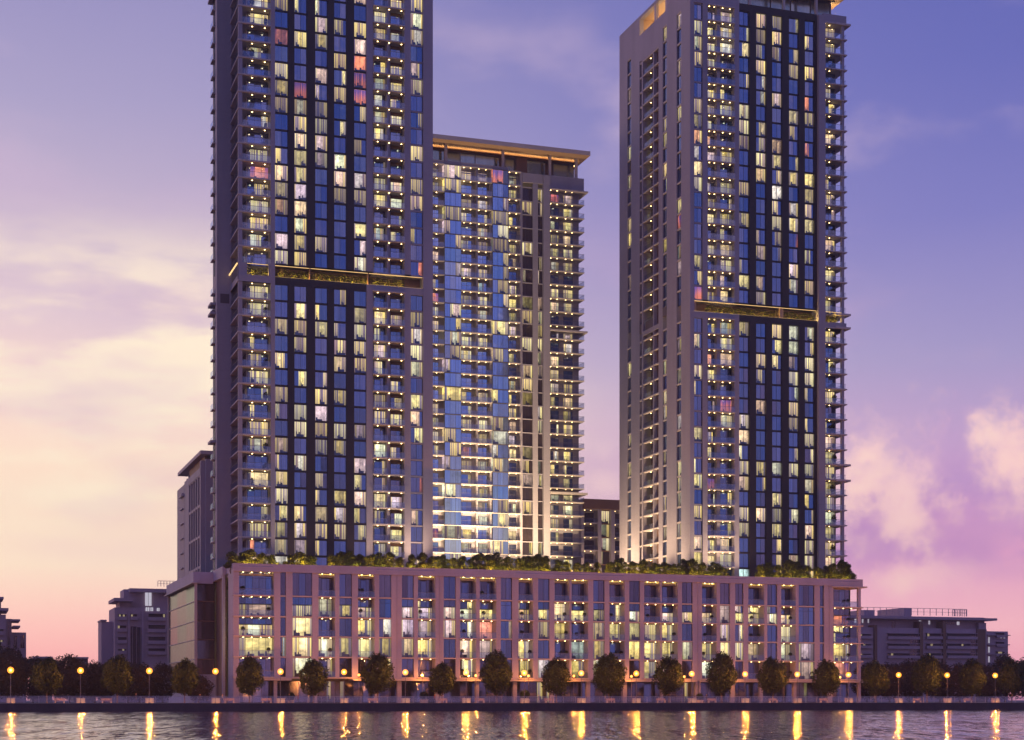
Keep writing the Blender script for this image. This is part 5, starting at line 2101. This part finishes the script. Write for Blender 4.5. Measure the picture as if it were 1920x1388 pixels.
# ================================================================ POTTED PLANTS ON THE BALCONIES
PP = None
floors = {1: 'first', 2: 'second', 3: 'third', 4: 'fourth', 5: 'top'}
seen = set()
for (bi, i, x, y, z) in PLANTS:
    if (bi, i) in seen:
        continue
    seen.add((bi, i))
    bay = {-1: 'left corner balcony', 30: 'right corner balcony'}.get(bi) or nth(sum(1 for b_ in BAYS[:bi + 1] if b_[0] == 'B')) + ' balcony from the left'
    lab = 'potted ball shrub, podium ' + floors[i] + ' floor, ' + bay
    if PP is None:
        PP = thing('potted_plant', (x, y, z), lab, 'potted plant', 'potted plants on the podium balconies')
        mb = MB()
        mb.cyl(0, 0, 0, .45, .17, .24, 'concrete', 10)
        mb.build('pot', PP, org=(0, 0, 0))
        mb = MB()
        mb.cyl(0, 0, .4, .95, .025, .02, 'bark', 6)
        mb.build('stem', PP, org=(0, 0, 0))
        mb = MB()
        leaf_cloud(mb, (0, 0, 1.25), .42, 420, .08, 'leaf', random.Random(9), shell=.3)
        mb.build('foliage', PP, org=(0, 0, 0))
    else:
        copy_thing(PP, (x, y, z), lab, rz=rng.uniform(0, 6))

TP = None
CH = None
XLc, XRc = fx(447, YT), fx(1583.5, YT)
for i in range(len(rows)):
    t, p = rows[i]
    z = t - p + .31
    if i > 0 and z < zz(480, 10, YT) + 8 and z > ZT + 3:
        fl_n = nth(len(rows) - i)
        for (x, y, side_, sc_) in ((fx(500, YT) - (.0 if i % 3 else 2.6), YT + 1.0, 'left tower left corner', 1.0 + .25 * math.sin(i * 2.3)), (fx(1569.5, YT) + .25 * math.sin(i * 1.7), YT + 1.6, 'right tower right corner', 1.15 + .3 * math.sin(i * 3.1))):
            if rng.random() < (.30 if side_[0] == 'l' else .12):
                continue
            lab = 'leafy pot plant, ' + side_ + ' balcony, ' + fl_n + ' floor of the tower'
            if TP is None:
                TP = thing('potted_plant', (x, y, z), lab, 'potted plant', 'pot plants on the tower corner balconies')
                mb = MB()
                mb.cyl(0, 0, 0, .4, .15, .22, 'concrete', 8)
                mb.build('pot', TP, org=(0, 0, 0))
                mb = MB()
                leaf_cloud(mb, (0, 0, 1.0), .42, 260, .12, 'leaf', random.Random(91), 1.5, shell=.2)
                mb.build('foliage', TP, org=(0, 0, 0))
            else:
                copy_thing(TP, (x, y, z), lab, rz=rng.uniform(0, 6), scale=sc_)
        if i % 2 == 0 or i % 5 == 0:
            x, y = fx(468 + 7 * math.sin(i * 1.9), YT), YT + .95
            lab = 'dark lounge chair, left tower left corner balcony, ' + fl_n + ' floor of the tower'
            if CH is None:
                CH = thing('balcony_chair', (x, y, z), lab, 'chair', 'lounge chairs on the tower corner balconies')
                mb = MB()
                mb.box(-.32, .32, -.3, .3, .30, .42, 'furniture')
                mb.build('seat', CH, org=(0, 0, 0))
                mb = MB()
                mb.box(-.32, .32, .24, .34, .42, .88, 'furniture')
                mb.build('backrest', CH, org=(0, 0, 0))
                for sx in (-.28, .28):
                    for sy_ in (-.26, .28):
                        mb = MB()
                        mb.box(sx - .03, sx + .03, sy_ - .03, sy_ + .03, 0, .30, 'frame')
                        mb.build('leg', CH, org=(0, 0, 0))
            else:
                copy_thing(CH, (x, y, z), lab, rz=rng.uniform(-2.5, 2.5))

# large ball bush in the planter under the ninth lamp and a few by the doors
BB = None
for i, (px, yy, sc_, lab) in enumerate(((984, YQ + 4.4, 1.0, 'clipped round bush beside the ninth lamp, lit orange'), (545, YP - 3, .8, 'clipped bush by the podium wall below the first wide window'),
                                        (795, YP - 3, .9, 'clipped bush by the podium doors right of the second small lamp'), (1312, YQ + 4.4, .75, 'clipped bush between two columns right of the twelfth lamp'))):
    loc = (fx(px, yy), yy, 0)
    if BB is None:
        BB = thing('clipped_bush', loc, lab, 'bush')
        mb = MB()
        mb.cyl(0, 0, 0, .75, .75, .95, 'planter', 16)
        mb.build('pot', BB, org=(0, 0, 0))
        mb = MB()
        leaf_cloud(mb, (0, 0, 1.55), .95, 1600, .11, 'leaf', random.Random(19), shell=.4)
        mb.build('foliage', BB, org=(0, 0, 0))
    else:
        copy_thing(BB, loc, lab, scale=sc_)


# ================================================================ PEOPLE
def person(loc, label, top, legs, face=0.0, stride=.25, h=1.72):
    root_loc = loc
    bones = [((0, 0, .95), .15, .11), ((0, 0, 1.12), .14, .10), ((0, 0, 1.32), .18, .11), ((0, 0, 1.45), .09, .08), ((0, 0, 1.53), .055, .055),
             ((0, .01, 1.62), .085, .095), ((0, .01, 1.70), .07, .08)]
    me = bpy.data.meshes.new('person')
    v, e, rad = [], [], []

    def add(p, r, link=None):
        v.append(p)
        rad.append(r)
        if link is not None:
            e.append((link, len(v) - 1))
        return len(v) - 1
    k = add((0, 0, .95), (.16, .12))
    t = add((0, 0, 1.15), (.14, .10), k)
    c = add((0, 0, 1.36), (.17, .11), t)
    n = add((0, 0, 1.48), (.06, .06), c)
    hd = add((0, -.01, 1.57), (.08, .09), n)
    add((0, -.01, 1.68), (.075, .085), hd)
    for sx, sg in ((-1, 1), (1, -1)):
        s_ = add((sx * .19, 0, 1.38), (.055, .055), c)
        el_ = add((sx * .25, .05 * sg, 1.12), (.042, .042), s_)
        ha = add((sx * .24, -.12 * sg, .90), (.03, .03), el_)
        add((sx * .235, -.15 * sg, .82), (.034, .022), ha)
        hip = add((sx * .09, 0, .88), (.085, .085), k)
        kn = add((sx * .10, -stride * .5 * sg, .50), (.06, .06), hip)
        an = add((sx * .10, -stride * sg + .05, .09), (.04, .04), kn)
        add((sx * .10, -stride * sg - .12, .04), (.04, .03), an)
    me.from_pydata(v, e, [])
    o = bpy.data.objects.new('person', me)
    COL.objects.link(o)
    sm = o.modifiers.new('skin', 'SKIN')
    for i, r in enumerate(rad):
        me.skin_vertices[0].data[i].radius = r
    me.skin_vertices[0].data[0].use_root = True
    sb = o.modifiers.new('sub', 'SUBSURF')
    sb.levels = sb.render_levels = 1
    dg = bpy.context.evaluated_depsgraph_get()
    m2 = bpy.data.meshes.new_from_object(o.evaluated_get(dg))
    o.modifiers.clear()
    o.data = m2
    m2.materials.clear()
    for q in (legs, top, 'skin', 'hair'):
        m2.materials.append(MATS[q])
    for p in m2.polygons:
        c_ = p.center
        if c_.z > 1.69 or (c_.z > 1.58 and c_.y > .03):
            p.material_index = 3
        elif c_.z > 1.47 or (abs(c_.x) > .19 and c_.z < .92):
            p.material_index = 2
        elif c_.z > .93:
            p.material_index = 1
        else:
            p.material_index = 0
        p.use_smooth = True
    o.location = root_loc
    o.rotation_euler = (0, 0, face)
    f = h / 1.76
    o.scale = (f, f, f)
    tag(o, label, 'person', 'people walking on the promenade')


for (px, yy, lab, top, legs, face, hh) in (
        (417, YQ + 9, 'person in pale top walking near the podium left corner', 'cloth_pale', 'cloth_dark', 1.2, 1.75),
        (375, YQ + 10, 'person in dark clothes standing in front of the pale side wall', 'cloth_dark', 'cloth_dark', -.6, 1.7),
        (542, YQ + 11, 'person in dark clothes walking left of the person in red', 'cloth_dark', 'cloth_dark', 1.5, 1.78),
        (559, YQ + 11, 'person in red top walking before the podium glass', 'cloth_red', 'cloth_dark', -1.4, 1.68),
        (255, YQ + 8, 'person in dark clothes alone on the quay left of the third lamp', 'cloth_dark', 'cloth_dark', 1.4, 1.76),
        (815, YQ + 9, 'person in red top beside the seventh street tree', 'cloth_red', 'cloth_dark', 1.6, 1.7),
        (1010, YQ + 9, 'person in pale top right of the round clipped bush', 'cloth_pale', 'cloth_pale', -1.5, 1.66),
        (1325, YQ + 8, 'person in dark clothes between twelfth and thirteenth lamps', 'cloth_dark', 'cloth_dark', 1.5, 1.8),
        (1640, YQ + 8, 'person in pale top on the quay right of the podium corner', 'cloth_pale', 'cloth_dark', 1.5, 1.74),
        (1135, YQ + 10, 'person in pale top walking below the tenth street tree', 'cloth_pale', 'cloth_dark', -1.5, 1.7)):
    person((fx(px, yy), yy, 0), lab, top, legs, face, .22, hh)


# ================================================================ EVENING HAZE
HZ = 0.00016
if HZ > 0:
    m, t = mat('haze')
    pv = t.new('ShaderNodeVolumePrincipled')
    pv.inputs['Color'].default_value = (0.96, 0.90, 0.92, 1)
    pv.inputs['Density'].default_value = HZ
    pv.inputs['Anisotropy'].default_value = 0.3
    o_ = t.new('ShaderNodeOutputMaterial')
    t.l.new(pv.outputs[0], o_.inputs['Volume'])
    hz = MB()
    hz.box(-1510, 1810, -1210, 1510, ZW - 2.0, 172.0, 'haze')
    hz.build('haze', kind='stuff')
    sc.cycles.volume_bounces = 0
    sc.cycles.volume_max_steps = 64
